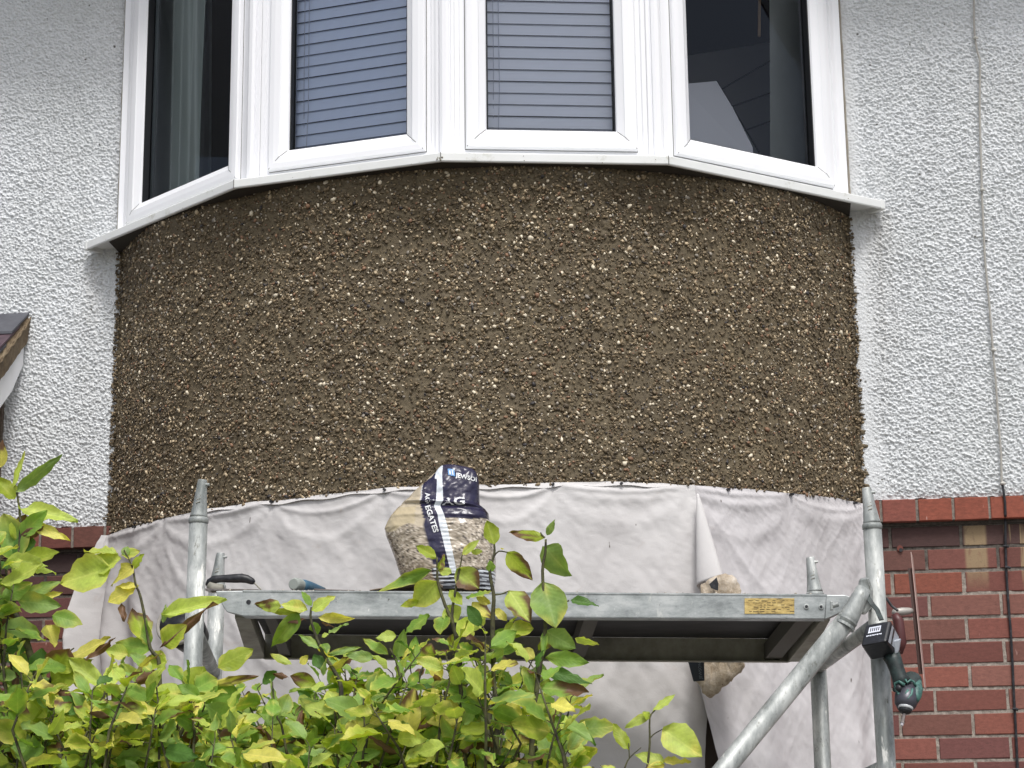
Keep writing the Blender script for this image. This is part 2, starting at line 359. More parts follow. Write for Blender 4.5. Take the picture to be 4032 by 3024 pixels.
# stains as object-space mask in a dedicated copy for the stained wall
M_bs = Mat('red_brick_runoff', (0.2, 0.06, 0.05), 0.85)
_a = M_bs.attr(); _n = M_bs.noise(55, 6, 0.7, (1, 1, 2.2)); _n2 = M_bs.noise(260, 3)
_c = M_bs.mix(1.0, _a, M_bs.mix(M_bs.ramp(_n, [(0.3, (0, 0, 0)), (0.7, (1, 1, 1))]), (0.78, 0.76, 0.76), (1.2, 1.18, 1.18)), 'MULTIPLY')
_sx = M_bs.n('ShaderNodeSeparateXYZ'); M_bs.l(M_bs.obj(), _sx.inputs[0])
def mrange(M, sock, a, b_, c0=0., c1=1.):
    r = M.n('ShaderNodeMapRange'); r.interpolation_type = 'SMOOTHSTEP'; M.l(sock, r.inputs[0]); r.inputs[1].default_value = a; r.inputs[2].default_value = b_; r.inputs[3].default_value = c0; r.inputs[4].default_value = c1; return r.outputs[0]
def mth(M, op, a, b_):
    x = M.n('ShaderNodeMath', operation=op)
    for i, v in enumerate((a, b_)):
        if isinstance(v, (int, float)): x.inputs[i].default_value = v
        else: M.l(v, x.inputs[i])
    return x.outputs[0]
_zf = mrange(M_bs, _sx.outputs['Z'], 2.30, 2.42)
_sn = M_bs.noise(26, 3, 0.6, (1, 1, .06)); _st = M_bs.noise(60, 4, 0.6, (1, 1, .5))
def band(a, b_, c_): return mth(M_bs, 'MULTIPLY', mrange(M_bs, _sx.outputs['X'], a, a+.012), mrange(M_bs, _sx.outputs['X'], b_-.012, b_, 1., 0.))
_m1 = mth(M_bs, 'MULTIPLY', band(1.575, 1.655, 0), _zf); _m2 = mth(M_bs, 'MULTIPLY', mth(M_bs, 'MULTIPLY', band(1.70, 3.0, 0), _zf), mrange(M_bs, _sn, 0.5, 0.56))
_mm = mth(M_bs, 'MULTIPLY', mth(M_bs, 'MAXIMUM', _m1, _m2), mrange(M_bs, _st, 0.25, 0.5, .45, .9))
_c = M_bs.mix(_mm, _c, lin((150, 130, 100)))
_sp = M_bs.ramp(M_bs.noise(34, 2, 0.5, (1, 1, .28)), [(0.73, (0, 0, 0)), (0.76, (1, 1, 1))]); _c = M_bs.mix(_sp, _c, lin((196, 160, 150)))
_cr = M_bs.ramp(M_bs.noise(9, 5, 0.7, (1, 1, 1), 1.5), [(0.497, (0, 0, 0)), (0.5, (.5, .5, .5)), (0.503, (0, 0, 0))]); _c = M_bs.mix(_cr, _c, (0.04, 0.02, 0.02))
M_bs.col(_c); M_bs.bump(_n2, 0.0012, 0.5)
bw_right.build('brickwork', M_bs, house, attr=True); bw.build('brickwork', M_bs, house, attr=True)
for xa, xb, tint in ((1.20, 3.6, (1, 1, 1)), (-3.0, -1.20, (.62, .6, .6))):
    xs = np.arange(xa, xb, 0.006 if xa > 0 else .012); xs = xs[(np.abs(xs) < 2.0)]; xs = np.append(xs, xb if xa > 0 else xb); 
    if xa < 0: xs = np.insert(xs, 0, xa)
    zs = np.arange(0, 2.56, 0.006); zs = np.concatenate([[0], zs[zs > 1.6]]); X, Z = np.meshgrid(xs, zs, indexing='ij')
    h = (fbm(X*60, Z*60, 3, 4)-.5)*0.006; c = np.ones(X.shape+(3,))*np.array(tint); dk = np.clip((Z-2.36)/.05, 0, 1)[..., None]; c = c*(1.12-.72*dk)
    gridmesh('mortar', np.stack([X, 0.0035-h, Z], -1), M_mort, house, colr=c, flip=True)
for xa_, xb_ in ((-3.0, -1.2), (1.2, 3.6)):
    b = MB(); b.box((xa_, .02, 0), (xb_, .3, 2.61)); b.build('wall_core', M_mort, house, attr=True)
# string course of headers
bs = MB()
for xa, xb in ((1.262, 3.6), (-3.0, -1.262)):
    x = 1.205 if xa > 0 else -3.0
    while x < xb:
        a, c_ = max(x+.005, xa), min(x+.1095, xb)
        if c_-a > .01:
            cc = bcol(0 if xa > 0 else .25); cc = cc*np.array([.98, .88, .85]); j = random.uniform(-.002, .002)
            bs.cc = tuple(cc); bs.cm = 0
            brick(bs, a, c_, 2.549+j*.5, 2.6205, -.030+j, cc, .06)
            bs.add([(a, -.030+j, 2.5488), (c_, -.030+j, 2.5488), (c_, .01, 2.5488), (a, .01, 2.5488)], [(0, 3, 2, 1)])
        x += .1145
bs_l = MB(); bs_r = MB()
for q_ in pieces(bs):
    t_ = bs_r if q_.v[0][0] > 0 else bs_l; o_ = len(t_.v); t_.v += q_.v; t_.f += [[i+o_ for i in f] for f in q_.f]; t_.mi += q_.mi; t_.fc += q_.fc
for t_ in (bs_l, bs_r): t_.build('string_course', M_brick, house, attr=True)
for xa, xb in ((1.262, 3.6), (-3.0, -1.262)):
    bm_ = MB(); bm_.cc = (.8, .8, .8)
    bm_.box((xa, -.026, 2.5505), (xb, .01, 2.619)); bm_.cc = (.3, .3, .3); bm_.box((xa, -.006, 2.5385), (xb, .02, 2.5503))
    bm_.build('string_course_mortar', M_mort, house, attr=True)
# drill hole plug
hb = MB(); p = aty(1944, 1185, -0.001); hb.tube([p+np.array([0, -.004, 0]), p+np.array([0, .003, 0])], .010, 12); hb.build('wall_plug', Mat('plug', lin((110, 60, 50)), .8), house)
hb = MB(); p = aty(1946, 1188, -0.006); hb.tube([p+np.array([0, -.002, 0]), p+np.array([0, .002, 0])], .006, 12); hb.build('wall_plug_hole', M_rub, house)

# ---------------------------------------------- the bay: fresh pebble-dashed mortar
BZ0, BZ1 = 2.590, 3.603
ths = np.linspace(-TH0-.012, TH0+.012, 760); zs = np.linspace(BZ0, BZ1, 260)
T, Z = np.meshgrid(ths, zs, indexing='ij'); S = T*R_BOW
clump = fbm(S*15, Z*15, 4, 50); h = (fbm(S*3, Z*3, 3, 8)-.5)*.012+lumps(S, Z, .011, 60, .45, .9)*.0055*np.clip((clump-.25)*5, 0.15, 1)+(fbm(S*70, Z*70, 3, 19)-.5)*.003
zrag = (fbm(S*22, S*0, 3, 71)-.5)*.012*(Z < BZ0+.004)+.012*np.clip(S, -1, 1)*(1-(Z-BZ0)/(BZ1-BZ0))
Rr = R_BOW+h
def flare(t, z): return .046*np.clip((z-3.30)/.28, 0, 1)**2*np.clip((TH0-np.abs(t))/.22, 0, 1)
Rr = Rr+flare(T, Z)
P = np.stack([Rr*np.sin(T), -(Rr*np.cos(T)-Y_BOW), Z+zrag], -1)
gridmesh('bay_wall', P, M_dash, house, flip=True)
# mortar return lapping ragged on to the white wall each side
def lap(sg, seed):
    zs = np.arange(2.600, 3.60, .004); us = np.linspace(0, 1, 14); U, Z = np.meshgrid(us, zs, indexing='ij')
    wdt = .012+.020*fbm(Z*30, Z*0, 4, seed)+.018*(fbm(Z*90, Z*0+3, 2, seed+3) > .68)
    wdt = wdt+(.025*np.clip((2.75-Z)/.15, 0, 1) if sg < 0 else 0)
    X = 1.248+U*wdt; hh = .013*(1-U**2)+lumps(X, Z, .011, seed+1, .5, .95)*.007*(1-U)+.003
    Y = -.010-hh+np.where(U > .97, .02, 0)
    gridmesh('mortar_lap', np.stack([sg*X, Y, Z], -1), M_dash, house, flip=(sg > 0))
lap(-1, 100); lap(1, 120)
# stones
def ico():
    t = (1+5**.5)/2; v = np.array([(-1,t,0),(1,t,0),(-1,-t,0),(1,-t,0),(0,-1,t),(0,1,t),(0,-1,-t),(0,1,-t),(t,0,-1),(t,0,1),(-t,0,-1),(-t,0,1)], float)
    v /= np.linalg.norm(v[0]); f = np.array([(0,11,5),(0,5,1),(0,1,7),(0,7,10),(0,10,11),(1,5,9),(5,11,4),(11,10,2),(10,7,6),(7,1,8),(3,9,4),(3,4,2),(3,2,6),(3,6,8),(3,8,9),(4,9,5),(2,4,11),(6,2,10),(8,6,7),(9,8,1)])
    return v, f
IV, IF = ico()
def scatter(centres, normals, ra, rb, rc, colors, name, parent, mat, embed=.25):
    n = len(centres); V0 = IV[None]*(1+rng.uniform(-.28, .28, (n, 12, 1)))
    # local frame: normal + random in-plane + tilt
    a = rng.normal(size=(n, 3)); a -= (a*normals).sum(1, keepdims=True)*normals; a /= np.linalg.norm(a, axis=1, keepdims=True)
    nn = normals+rng.normal(size=(n, 3))*.38; nn /= np.linalg.norm(nn, axis=1, keepdims=True); a -= (a*nn).sum(1, keepdims=True)*nn; a /= np.linalg.norm(a, axis=1, keepdims=True)
    b_ = np.cross(nn, a)
    V = V0[:, :, 0:1]*(ra[:, None, None]*a[:, None])+V0[:, :, 1:2]*(rb[:, None, None]*b_[:, None])+V0[:, :, 2:3]*(rc[:, None, None]*nn[:, None])+centres[:, None]
    F = (IF[None]+12*np.arange(n)[:, None, None]).reshape(-1, 3)
    L = np.array(parent_loc(parent))
    return rawmesh(bpy.data.meshes.new(name), name, V.reshape(-1, 3)-L, F, mat, parent, L, False, np.repeat(colors, 12, 0))
N = 58000
s = rng.uniform(-TH0, TH0, N); z = rng.uniform(BZ0, BZ1-.004, N); cl = fbm(s*R_BOW*15, z*15, 4, 50)
keep = rng.uniform(size=N) < np.clip((cl-.22)*4.6, .42, 1); s, z = s[keep], z[keep]; n = len(s)
z = np.where(z < BZ0+.02, z+.01, z)+.012*np.clip(s*R_BOW, -1, 1)*(1-(z-BZ0)/(BZ1-BZ0))
nrm = np.stack([np.sin(s), -np.cos(s), 0*s], 1); hh = (fbm(s*R_BOW*3, z*3, 3, 8)-.5)*.012
size = rng.lognormal(math.log(.0036), .36, n); size = np.clip(size,   .0022, .0095); rr = R_BOW+hh+.0022+.30*size+flare(s, z)
cen = np.stack([rr*np.sin(s), -(rr*np.cos(s)-Y_BOW), z], 1)
pal = np.array([lin(c) for c in ((104, 90, 68), (92, 79, 59), (120, 104, 79), (80, 69, 53), (146, 128, 100), (186, 168, 138), (226, 214, 190), (58, 54, 54), (136, 104, 80), (150, 142, 130))])
pi_ = rng.choice(10, n, p=[.21, .17, .15, .11, .11, .08, .06, .03, .04, .04]); cols = pal[pi_]*rng.uniform(.82, 1.15, (n, 1))
small = (pi_ >= 5) & (pi_ <= 6); size = np.where(small, size*1.0, size)
scatter(cen, nrm, size*1.15, size*rng.uniform(.5, .95, n), size*rng.uniform(.25, .65, n), cols, 'dash_stones', house, M_stone)
# pebbles caught on the ragged vertical edges
n = 700; sg = np.where(rng.uniform(size=n) < .5, -1, 1); z = rng.uniform(2.61, 3.59, n); x = 1.255+rng.uniform(0, .022, n)
cen = np.stack([sg*x, -.036+(x-1.255)*.6+rng.uniform(-.004, .003, n), z], 1); size = rng.uniform(.003, .0065, n)
scatter(cen, np.tile([[0, -1., 0]], (n, 1)), size*1.1, size*.8, size*.6, pal[rng.choice(5, n)]*rng.uniform(.7, 1.1, (n, 1)), 'edge_stones', house, M_stone)
# brick bay below, behind the dust sheets
bb = MB(); _w_ = np.linspace(-TH0, TH0, 60); arc = [bow(t, -.03) for t in _w_]
for i in range(59):
    (xa, ya), (xb, yb) = arc[i], arc[i+1]; bb.cc = tuple(bcol(.3)); bb.add([(xa, ya, 0), (xb, yb, 0), (xb, yb, 2.60), (xa, ya, 2.60)], [(0, 1, 2, 3)])
bb.build('lower_bay_wall', Mat('old_dark_render', lin((112, 100, 92)), .95), house)
lp = MB(); pts = [bow(t, .012) for t in _w_]; lp.add([(x, y, 2.592) for x, y in pts]+[(0, .2, 2.592)], [[i, i+1, 60] for i in range(59)]); lp.build('bay_underside', M_dash, house)

# ---------------------------------------------- bay window
SX = [(-1.383, -.057), (-.695, -.6125), (0.0, -.757), (.695, -.6125), (1.383, -.057)]
def offset(poly, d):
    P = [np.array(p, float) for p in poly]; N_ = []
    for i in range(len(P)-1):
        t = P[i+1]-P[i]; t /= np.linalg.norm(t); N_.append(np.array([-t[1], t[0]]))   # inward (towards +y)
    out_ = [P[0]+N_[0]*d]
    for i in range(1, len(P)-1):
        a, b_ = N_[i-1], N_[i]; m = a+b_; m /= np.linalg.norm(m); out_.append(P[i]+m*(d/(m@a)))
    out_.append(P[-1]+N_[-1]*d); return out_
prof = [(.002, 3.5995), (0, 3.603), (0, 3.626), (.003, 3.629), (.10, 3.640), (.17, 3.640), (.17, 3.612), (.012, 3.6125), (.010, 3.5995)]
lines = [[(*p, z) for p in offset(SX, d)] for d, z in prof]
sl = MB(); nP = len(prof)
V = [p for ln in lines for p in ln]; F = []
for i in range(nP):
    j = (i+1) % nP
    for k in range(4): F.append((i*5+k, j*5+k, j*5+k+1, i*5+k+1))
F += [[i*5 for i in range(nP)], [i*5+4 for i in range(nP)][::-1]]
sl.add(V, F); sl.build('window_sill', M_sill, house)
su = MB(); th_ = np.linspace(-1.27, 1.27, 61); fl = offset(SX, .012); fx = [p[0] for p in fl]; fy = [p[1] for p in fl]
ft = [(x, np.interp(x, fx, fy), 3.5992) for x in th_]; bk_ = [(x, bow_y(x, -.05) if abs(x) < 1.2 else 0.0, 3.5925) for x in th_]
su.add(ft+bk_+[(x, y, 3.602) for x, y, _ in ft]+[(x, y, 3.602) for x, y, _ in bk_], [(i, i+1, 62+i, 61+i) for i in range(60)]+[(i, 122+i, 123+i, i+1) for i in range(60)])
su.build('sill_underside_shade', Mat('painted_underside_shade', lin((52, 46, 38)), .95), house)  # dark slab: shade below the sill painted in as mortar brown
sj = MB(); 
for k in (1, 2, 3): x, y = SX[k]; sj.box((x-.0012, y-.0012, 3.600), (x+.0012, y+.004, 3.6285))
for x, sg in ((-1.383, -1), (1.383, 1)): pass
build_each(sj, 'sill_joint', M_groove, house)
se = MB()
for (x, y), (x2, y2), sg in ((SX[0], SX[1], 1), (SX[4], SX[3], 1)):
    t = np.array([x2-x, y2-y]); t /= np.linalg.norm(t); n_ = np.array([-t[1], t[0]]) if x < 0 else np.array([t[1], -t[0]])
    a = np.array([x, y])-t*.006-n_*.002; b_ = a+n_*.12; c_ = b_+t*.02; d = a+t*.02
    se.hexa([(*a, 3.597), (*b_, 3.597), (*c_, 3.597), (*d, 3.597), (*a, 3.632), (*b_, 3.640), (*c_, 3.640), (*d, 3.632)])
build_each(se, 'sill_end_cap', M_sill, house, bevel=.004)
WF = offset(SX, .085)           # outer face line of the frames
WZ0, WZ1 = 3.641, 4.83
def facet(P0, P1):
    P0, P1 = np.array(P0), np.array(P1); t = (P1-P0)/np.linalg.norm(P1-P0); n_ = np.array([t[1], -t[0]])   # outward
    return lambda s, n, z: (P0[0]+t[0]*s+n_[0]*n, P0[1]+t[1]*s+n_[1]*n, z)
def ring(mb, f, s0, s1, z0, z1, prof):   # mitred profile round a rectangle, prof: (inset, n)
    for (i0, n0), (i1, n1) in zip(prof[:-1], prof[1:]):
        A = [(s0+i0, z0+i0), (s1-i0, z0+i0), (s1-i0, z1-i0), (s0+i0, z1-i0)]; B = [(s0+i1, z0+i1), (s1-i1, z0+i1), (s1-i1, z1-i1), (s0+i1, z1-i1)]
        mb.add([f(a, n0, c_) for a, c_ in A]+[f(a, n1, c_) for a, c_ in B], [(k, (k+1) % 4, (k+1) % 4+4, k+4) for k in range(4)])
def bar(mb, f, s0, s1, n0, n1, z0, z1):
    p = [f(s0, n1, z0), f(s1, n1, z0), f(s1, n0, z0), f(s0, n0, z0), f(s0, n1, z1), f(s1, n1, z1), f(s1, n0, z1), f(s0, n0, z1)]; mb.hexa(p)
FAC = []
w1s = None
for k in range(4):
    P0, P1 = WF[k], WF[k+1]; Ln = np.linalg.norm(P1-P0)
    if k == 0:   # trim at the wall: start where the jamb meets y ~ 0
        t = (P1-P0)/Ln; P0 = P0+t*((-1.262-P0[0])/t[0]); Ln = np.linalg.norm(P1-P0)
    if k == 3:
        t = (P1-P0)/Ln; P1 = P0+t*((1.262-P0[0])/t[0]); Ln = np.linalg.norm(P1-P0)
    FAC.append((P0, P1, Ln, facet(P0, P1)))
LABW = ['window']*4
for k, (P0, P1, Ln, f) in enumerate(FAC):
    a, b_ = (.022, Ln-.026) if k == 0 else ((.026, Ln-.022) if k == 3 else (.026, Ln-.026))
    fr = MB(); ring(fr, f, a, b_, WZ0, WZ1, [(0, -.06), (0, 0), (.004, .004), (.018, .004), (.022, -.002), (.040, -.002), (.043, -.006), (.060, -.006), (.060, -.06)])
    win = fr.build('window', M_white, house)
    sa = MB(); q = .038; ring(sa, f, a+q, b_-q, WZ0+.030, WZ1-q, [(0, -.01), (0, .012), (.004, .017), (.020, .019), (.040, .018), (.044, .014), (.064, .002), (.067, -.004), (.067, -.05)])
    so = sa.build('sash', M_white, win)
    gk = MB(); ring(gk, f, a+q+.0665, b_-q-.0665, WZ0+.030+.0665, WZ1-q-.0665, [(0, -.004), (.003, -.006), (.003, -.032), (.0075, -.032)]); gk.build('gasket', M_gask, win)
    gp = MB(); ring(gp, f, a+q-.0022, b_-q+.0022, WZ0+.030-.0022, WZ1-q+.0022, [(0, -.0015), (.0035, -.0008)]); gp.build('seal', M_groove, win)
    # mitre joints of the sash and frame, fine dark lines
    mt = MB()
    for (cs, cz, ds) in ((a+q, WZ0+.03, 1), (b_-q, WZ0+.03, -1)):
        e = .0007; pts = [(.003, .0165), (.040, .0188), (.044, .0148), (.064, .0032)]
        for (i0, n0), (i1, n1) in zip(pts[:-1], pts[1:]):
            mt.add([f(cs+ds*(i0-e), n0+.0006, cz+i0+e), f(cs+ds*(i0+e), n0+.0006, cz+i0-e), f(cs+ds*(i1+e), n1+.0006, cz+i1-e), f(cs+ds*(i1-e), n1+.0006, cz+i1+e)], [(0, 1, 2, 3)])
    mt2 = MB(); mt2.v, mt2.f, mt2.mi, mt2.fc = mt.v[12:], [[i-12 for i in f_] for f_ in mt.f[3:]], mt.mi[3:], mt.fc[3:]; mt.v, mt.f, mt.mi, mt.fc = mt.v[:12], mt.f[:3], mt.mi[:3], mt.fc[:3]
    mt.build('mitre_joint', M_groove, win); mt2.build('mitre_joint', M_groove, win)
    pn = MB(); gs0, gs1, gz0, gz1 = a+q+.066, b_-q-.066, WZ0+.03+.066, WZ1-q-.066
    pn.add([f(gs0, -.028, gz0), f(gs1, -.028, gz0), f(gs1, -.028, gz1), f(gs0, -.028, gz1)], [(0, 1, 2, 3)]); po = pn.build('pane', Mat('x'), win); po.data.materials.clear(); po.data.materials.append(M_pane)
# ribbed corner posts of the bay
for k in (1, 2, 3):
    c_ = WF[k]; cp = MB(); fa = FAC[k-1][3]; La = FAC[k-1][2]; fb = FAC[k][3]
    path = [fa(La-.030, .006, 0), fa(La-.028, .011, 0), fa(La-.019, .011, 0), fa(La-.017, .006, 0), fa(La-.014, .006, 0), fa(La-.012, .016, 0), fa(La-.002, .019, 0),
            fb(.002, .019, 0), fb(.012, .016, 0), fb(.014, .006, 0), fb(.017, .006, 0), fb(.019, .011, 0), fb(.028, .011, 0), fb(.030, .006, 0)]
    n_ = len(path); cp.add([(x, y, WZ0-.001) for x, y, _ in path]+[(x, y, WZ1) for x, y, _ in path], [(i, i+1, i+1+n_, i+n_) for i in range(n_-1)]+[list(range(n_)), [i+n_ for i in range(n_)][::-1]])
    cp.build('corner_post', M_white, house)
# jambs against the wall
for sg in (-1, 1):
    jb = MB(); f = FAC[0][3] if sg < 0 else FAC[3][3]; L0 = 0 if sg < 0 else FAC[3][2]
    x0 = 1.256; 
    jb.box((min(sg*1.235, sg*1.268), -.058, 3.628), (max(sg*1.235, sg*1.268), .02, WZ1)); jb.box((min(sg*1.218, sg*1.236), -.046, 3.63), (max(sg*1.218, sg*1.236), .02, WZ1))
    build_each(jb, 'jamb_trim', M_white, house, bevel=.003)
# head, soffit and eaves above the picture (they shade the top of the wall)
hd = MB(); hp = offset(SX, .02); hp2 = [(x, y) for x, y in hp]
hd.slab([(x, y, WZ1+.001) for x, y in hp2]+[(1.3, .2, WZ1+.001), (-1.3, .2, WZ1+.001)], (0, 0, .16)); hd.build('window_head', M_white, house)
ev = MB(); ev.box((-4.2, -.50, 5.02), (3.6, .3, 5.06)); ev.box((-4.2, -.53, 4.99), (3.6, -.505, 5.16)); ev.build('eaves_soffit', M_white, house)
M_tile = Mat('roof_tile', lin((92, 76, 70)), .85); rf = MB(); rf.slab([(-4.2, -.62, 5.17), (3.6, -.62, 5.17), (3.6, 3.6, 7.9), (-4.2, 3.6, 7.9)], (0, 0, .03)); rf.build('roof', M_tile, house)
# room behind the glass
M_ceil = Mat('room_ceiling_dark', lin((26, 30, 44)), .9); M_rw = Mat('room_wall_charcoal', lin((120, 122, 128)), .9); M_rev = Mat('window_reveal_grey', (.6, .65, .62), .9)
_n = M_rev.noise(6, 5, .6, (1, 1, .4)); M_rev.col(M_rev.ramp(_n, [(0.35, lin((206, 214, 208))), (0.7, lin((232, 238, 234)))]))
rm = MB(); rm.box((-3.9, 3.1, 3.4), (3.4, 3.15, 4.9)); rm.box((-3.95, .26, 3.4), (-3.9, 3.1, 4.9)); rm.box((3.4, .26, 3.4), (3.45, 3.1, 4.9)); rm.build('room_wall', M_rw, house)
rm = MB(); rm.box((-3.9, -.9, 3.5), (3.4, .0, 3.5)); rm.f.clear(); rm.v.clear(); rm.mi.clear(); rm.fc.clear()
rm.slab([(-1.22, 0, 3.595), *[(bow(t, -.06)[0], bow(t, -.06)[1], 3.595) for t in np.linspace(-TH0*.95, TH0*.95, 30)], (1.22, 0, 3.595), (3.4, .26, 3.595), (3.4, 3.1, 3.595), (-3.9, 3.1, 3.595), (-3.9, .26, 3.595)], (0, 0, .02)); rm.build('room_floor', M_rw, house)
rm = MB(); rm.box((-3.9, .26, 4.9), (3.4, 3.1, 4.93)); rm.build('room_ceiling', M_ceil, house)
rm = MB(); rm.box((-1.262, .0, 3.62), (-1.215, .45, WZ1)); rm.box((1.215, .0, 3.62), (1.262, .45, WZ1)); build_each(rm, 'window_reveal', M_rev, house)
pt = MB(); pt.slab([aty(1478, 122, 1.25), aty(1662, 92, 1.25), aty(1740, 80, 1.25), aty(1740, 420, 1.25), aty(1478, 420, 1.25)], (0, .04, 0)); pt.build('room_partition', Mat('slope_grey', lin((214, 215, 220)), .9), house)
pt = MB()
for (u0, v0, u1, v1) in ((1478, 240, 1725, 96), (1548, 175, 1640, 330), (1575, 232, 1725, 180), (1600, 285, 1725, 240)):
    pt.tube([aty(u0, v0, 1.245), aty(u1, v1, 1.245)], .003, 5)
pt.build('board_joint', M_rub, house)
pt = MB(); pt.slab([aty(1662, -80, .22), aty(1742, -80, .22), aty(1742, 400, .22), aty(1664, 400, .22)], (0, .03, 0)); pt.build('window_reveal', M_rev, house)
pt = MB(); pt.slab([aty(330, -80, .05), aty(453, -80, .05), aty(451, 430, .05), aty(330, 430, .05)], (0, .03, 0)); pt.build('window_reveal', M_rev, house)

# venetian blinds behind the two middle windows
def blind(k, label, tilt, bmat, sL, sR):
    P0, P1, Ln, f = FAC[k]; t = thing('venetian_blind', label, 'blind', tuple(f(Ln/2, -.1, WZ0+.06)), 'venetian blinds in the bay window')
    sl_ = MB(); z = WZ0+.085; i = 0
    while z < WZ1-.03:
        dz = random.uniform(-.0008, .0008)
        cs = [(-.0540, z+dz), (-.0548, z+.011+dz), (-.0568, z+.022+dz), (-.0600, z+.033+dz), (-.0635, z+.0412+dz)]
        V = [f(sL, n0, zz) for n0, zz in cs]+[f(Ln-sR, n0, zz) for n0, zz in cs]
        sl_.add(V, [(j, j+5, j+6, j+1) for j in range(4)]); z += .0396
    o = sl_.build('slats', bmat, t); md = o.modifiers.new('thick', 'SOLIDIFY'); md.thickness = .0012
    br = MB(); bar(br, f, sL, Ln-sR, -.070, -.052, WZ0+.062, WZ0+.080); br.build('bottom_rail', bmat, t, bevel=.003)
    cd = MB()
    for s_ in (.155, Ln-.135):
        cd.tube([f(s_, -.0665, WZ0+.07), f(s_+.003, -.0505, WZ0+.3), f(s_+.001, -.0505, WZ1-.03)], .0011, 6)
    cd.tube([f(.17, -.046, WZ0+.075), f(.176, -.047, WZ0+.25), f(.172, -.048, WZ1-.03)], .0013, 6)
    build_each(cd, 'cord', M_cord, t)
blind(1, 'blue grey venetian blind with sloping slats behind the window left of centre', .0, M_blind, .118, .03)
blind(2, 'grey venetian blind with level slats behind the window right of centre', .0, M_blind2, .05, .03)
# curtain behind the left window
P0, P1, Ln, f = FAC[0]
ss = np.linspace(.10, .275, 70); zz = np.linspace(WZ0+.05, WZ1-.02, 12); Pc = np.zeros((70, 12, 3))
for i, s_ in enumerate(ss):
    for j, z_ in enumerate(zz):
        n_ = -.13+.014*math.sin(s_*115)+.006*math.sin(s_*260+z_*3)-.1*(s_-.1); Pc[i, j] = f(s_, n_, z_)
M_cur = Mat('curtain_grey', lin((196, 206, 202)), .9)
cu = gridmesh('curtain', Pc, M_cur, loc=tuple(f(.2, -.13, WZ0+.05)), flip=True); tag(cu, 'grey green pleated curtain hanging inside the leftmost window of the bay', 'curtain')
# white board leaning inside the right window and a hanging rod
YW = -.06; wb = MB(); wb.slab([aty(1470, 182, .16), aty(1548, 175, .16), aty(1583, 233, .03), aty(1626, 318, -.14), aty(1628, 345, -.19), aty(1480, 345, -.19)], (0, .012, 0))
M_wb = Mat('pale_lilac_board', lin((240, 241, 250)), .5)
o = wb.build('white_board', M_wb, loc=tuple(aty(1530, 345, .1))); tag(o, 'pale lilac white board with slanted edge leaning inside the rightmost bay window', 'board')
wr = MB(); wr.tube([aty(1641, -60, .25), aty(1640, 79, .25)], .0055, 8); o = wr.build('blind_wand', Mat('wood_rod', lin((190, 160, 128)), .5), loc=tuple(aty(1641, -60, .25))); tag(o, 'thin tan wooden rod hanging inside the rightmost bay window', 'rod')

# ------------------------------------------------------------------ cable on the right wall
cb = thing('wall_cable', 'thin cable clipped down the right wall, painted white above and black over the brick', 'cable', tuple(aty(2103, 0, 0)))
def cable_path(pts, y):
    return [aty(u+random.uniform(-1.6, 1.6), v, y+random.uniform(-.001, .001)) for u, v in pts]
c1 = [(2102, -60), (2103, 0), (2104, 40), (2106, 82), (2112, 110), (2116, 128), (2117, 160), (2116, 230), (2116, 300), (2119, 360), (2122, 411), (2125, 480), (2128, 560), (2137, 660), (2145, 755), (2150, 820), (2156, 900), (2161, 980), (2165, 1046)]
m = MB(); m.tube(cable_path(c1, -.032), .0036, 8); m.build('painted_cable', Mat('painted_cable_white', lin((168, 165, 158)), .6), cb)
m = MB(); c2 = [aty(2165, 1046, -.033), aty(2168, 1062, -.036), aty(2171, 1085, -.038), aty(2172, 1112, -.036), aty(2172, 1125, -.012), aty(2172, 1180, -.008)]+[aty(u, v, -.007) for u, v in ((2174, 1240), (2178, 1300), (2183, 1360), (2187, 1430), (2190, 1500), (2195, 1590), (2199, 1680), (2205, 1800))]
c2.append(np.array([c2[-1][0], -.007, .3])); m.tube(c2, .0042, 8); m.build('black_cable', M_rub, cb)
m = MB()
for u, v in ((2107, 83), (2122, 411), (2146, 757), (2166, 1045)):
    p = aty(u, v, -.034); m.tube([p+np.array([-.007, -.003, 0]), p+np.array([0, -.007, .001]), p+np.array([.008, -.002, 0])], [.004, .0055, .0035], 8)
build_each(m, 'cable_clip', Mat('clip_white', lin((205, 203, 196)), .6), cb, smooth=True)
m = MB()
for u, v in ((2172, 1180), (2176, 1226), (2192, 1532)):
    p = aty(u, v, -.010); m.tube([p+np.array([-.006, -.001, .001]), p+np.array([0.002, -.004, 0]), p+np.array([.009, -.001, -.002])], .0045, 8)
build_each(m, 'cable_clip', M_rub, cb)

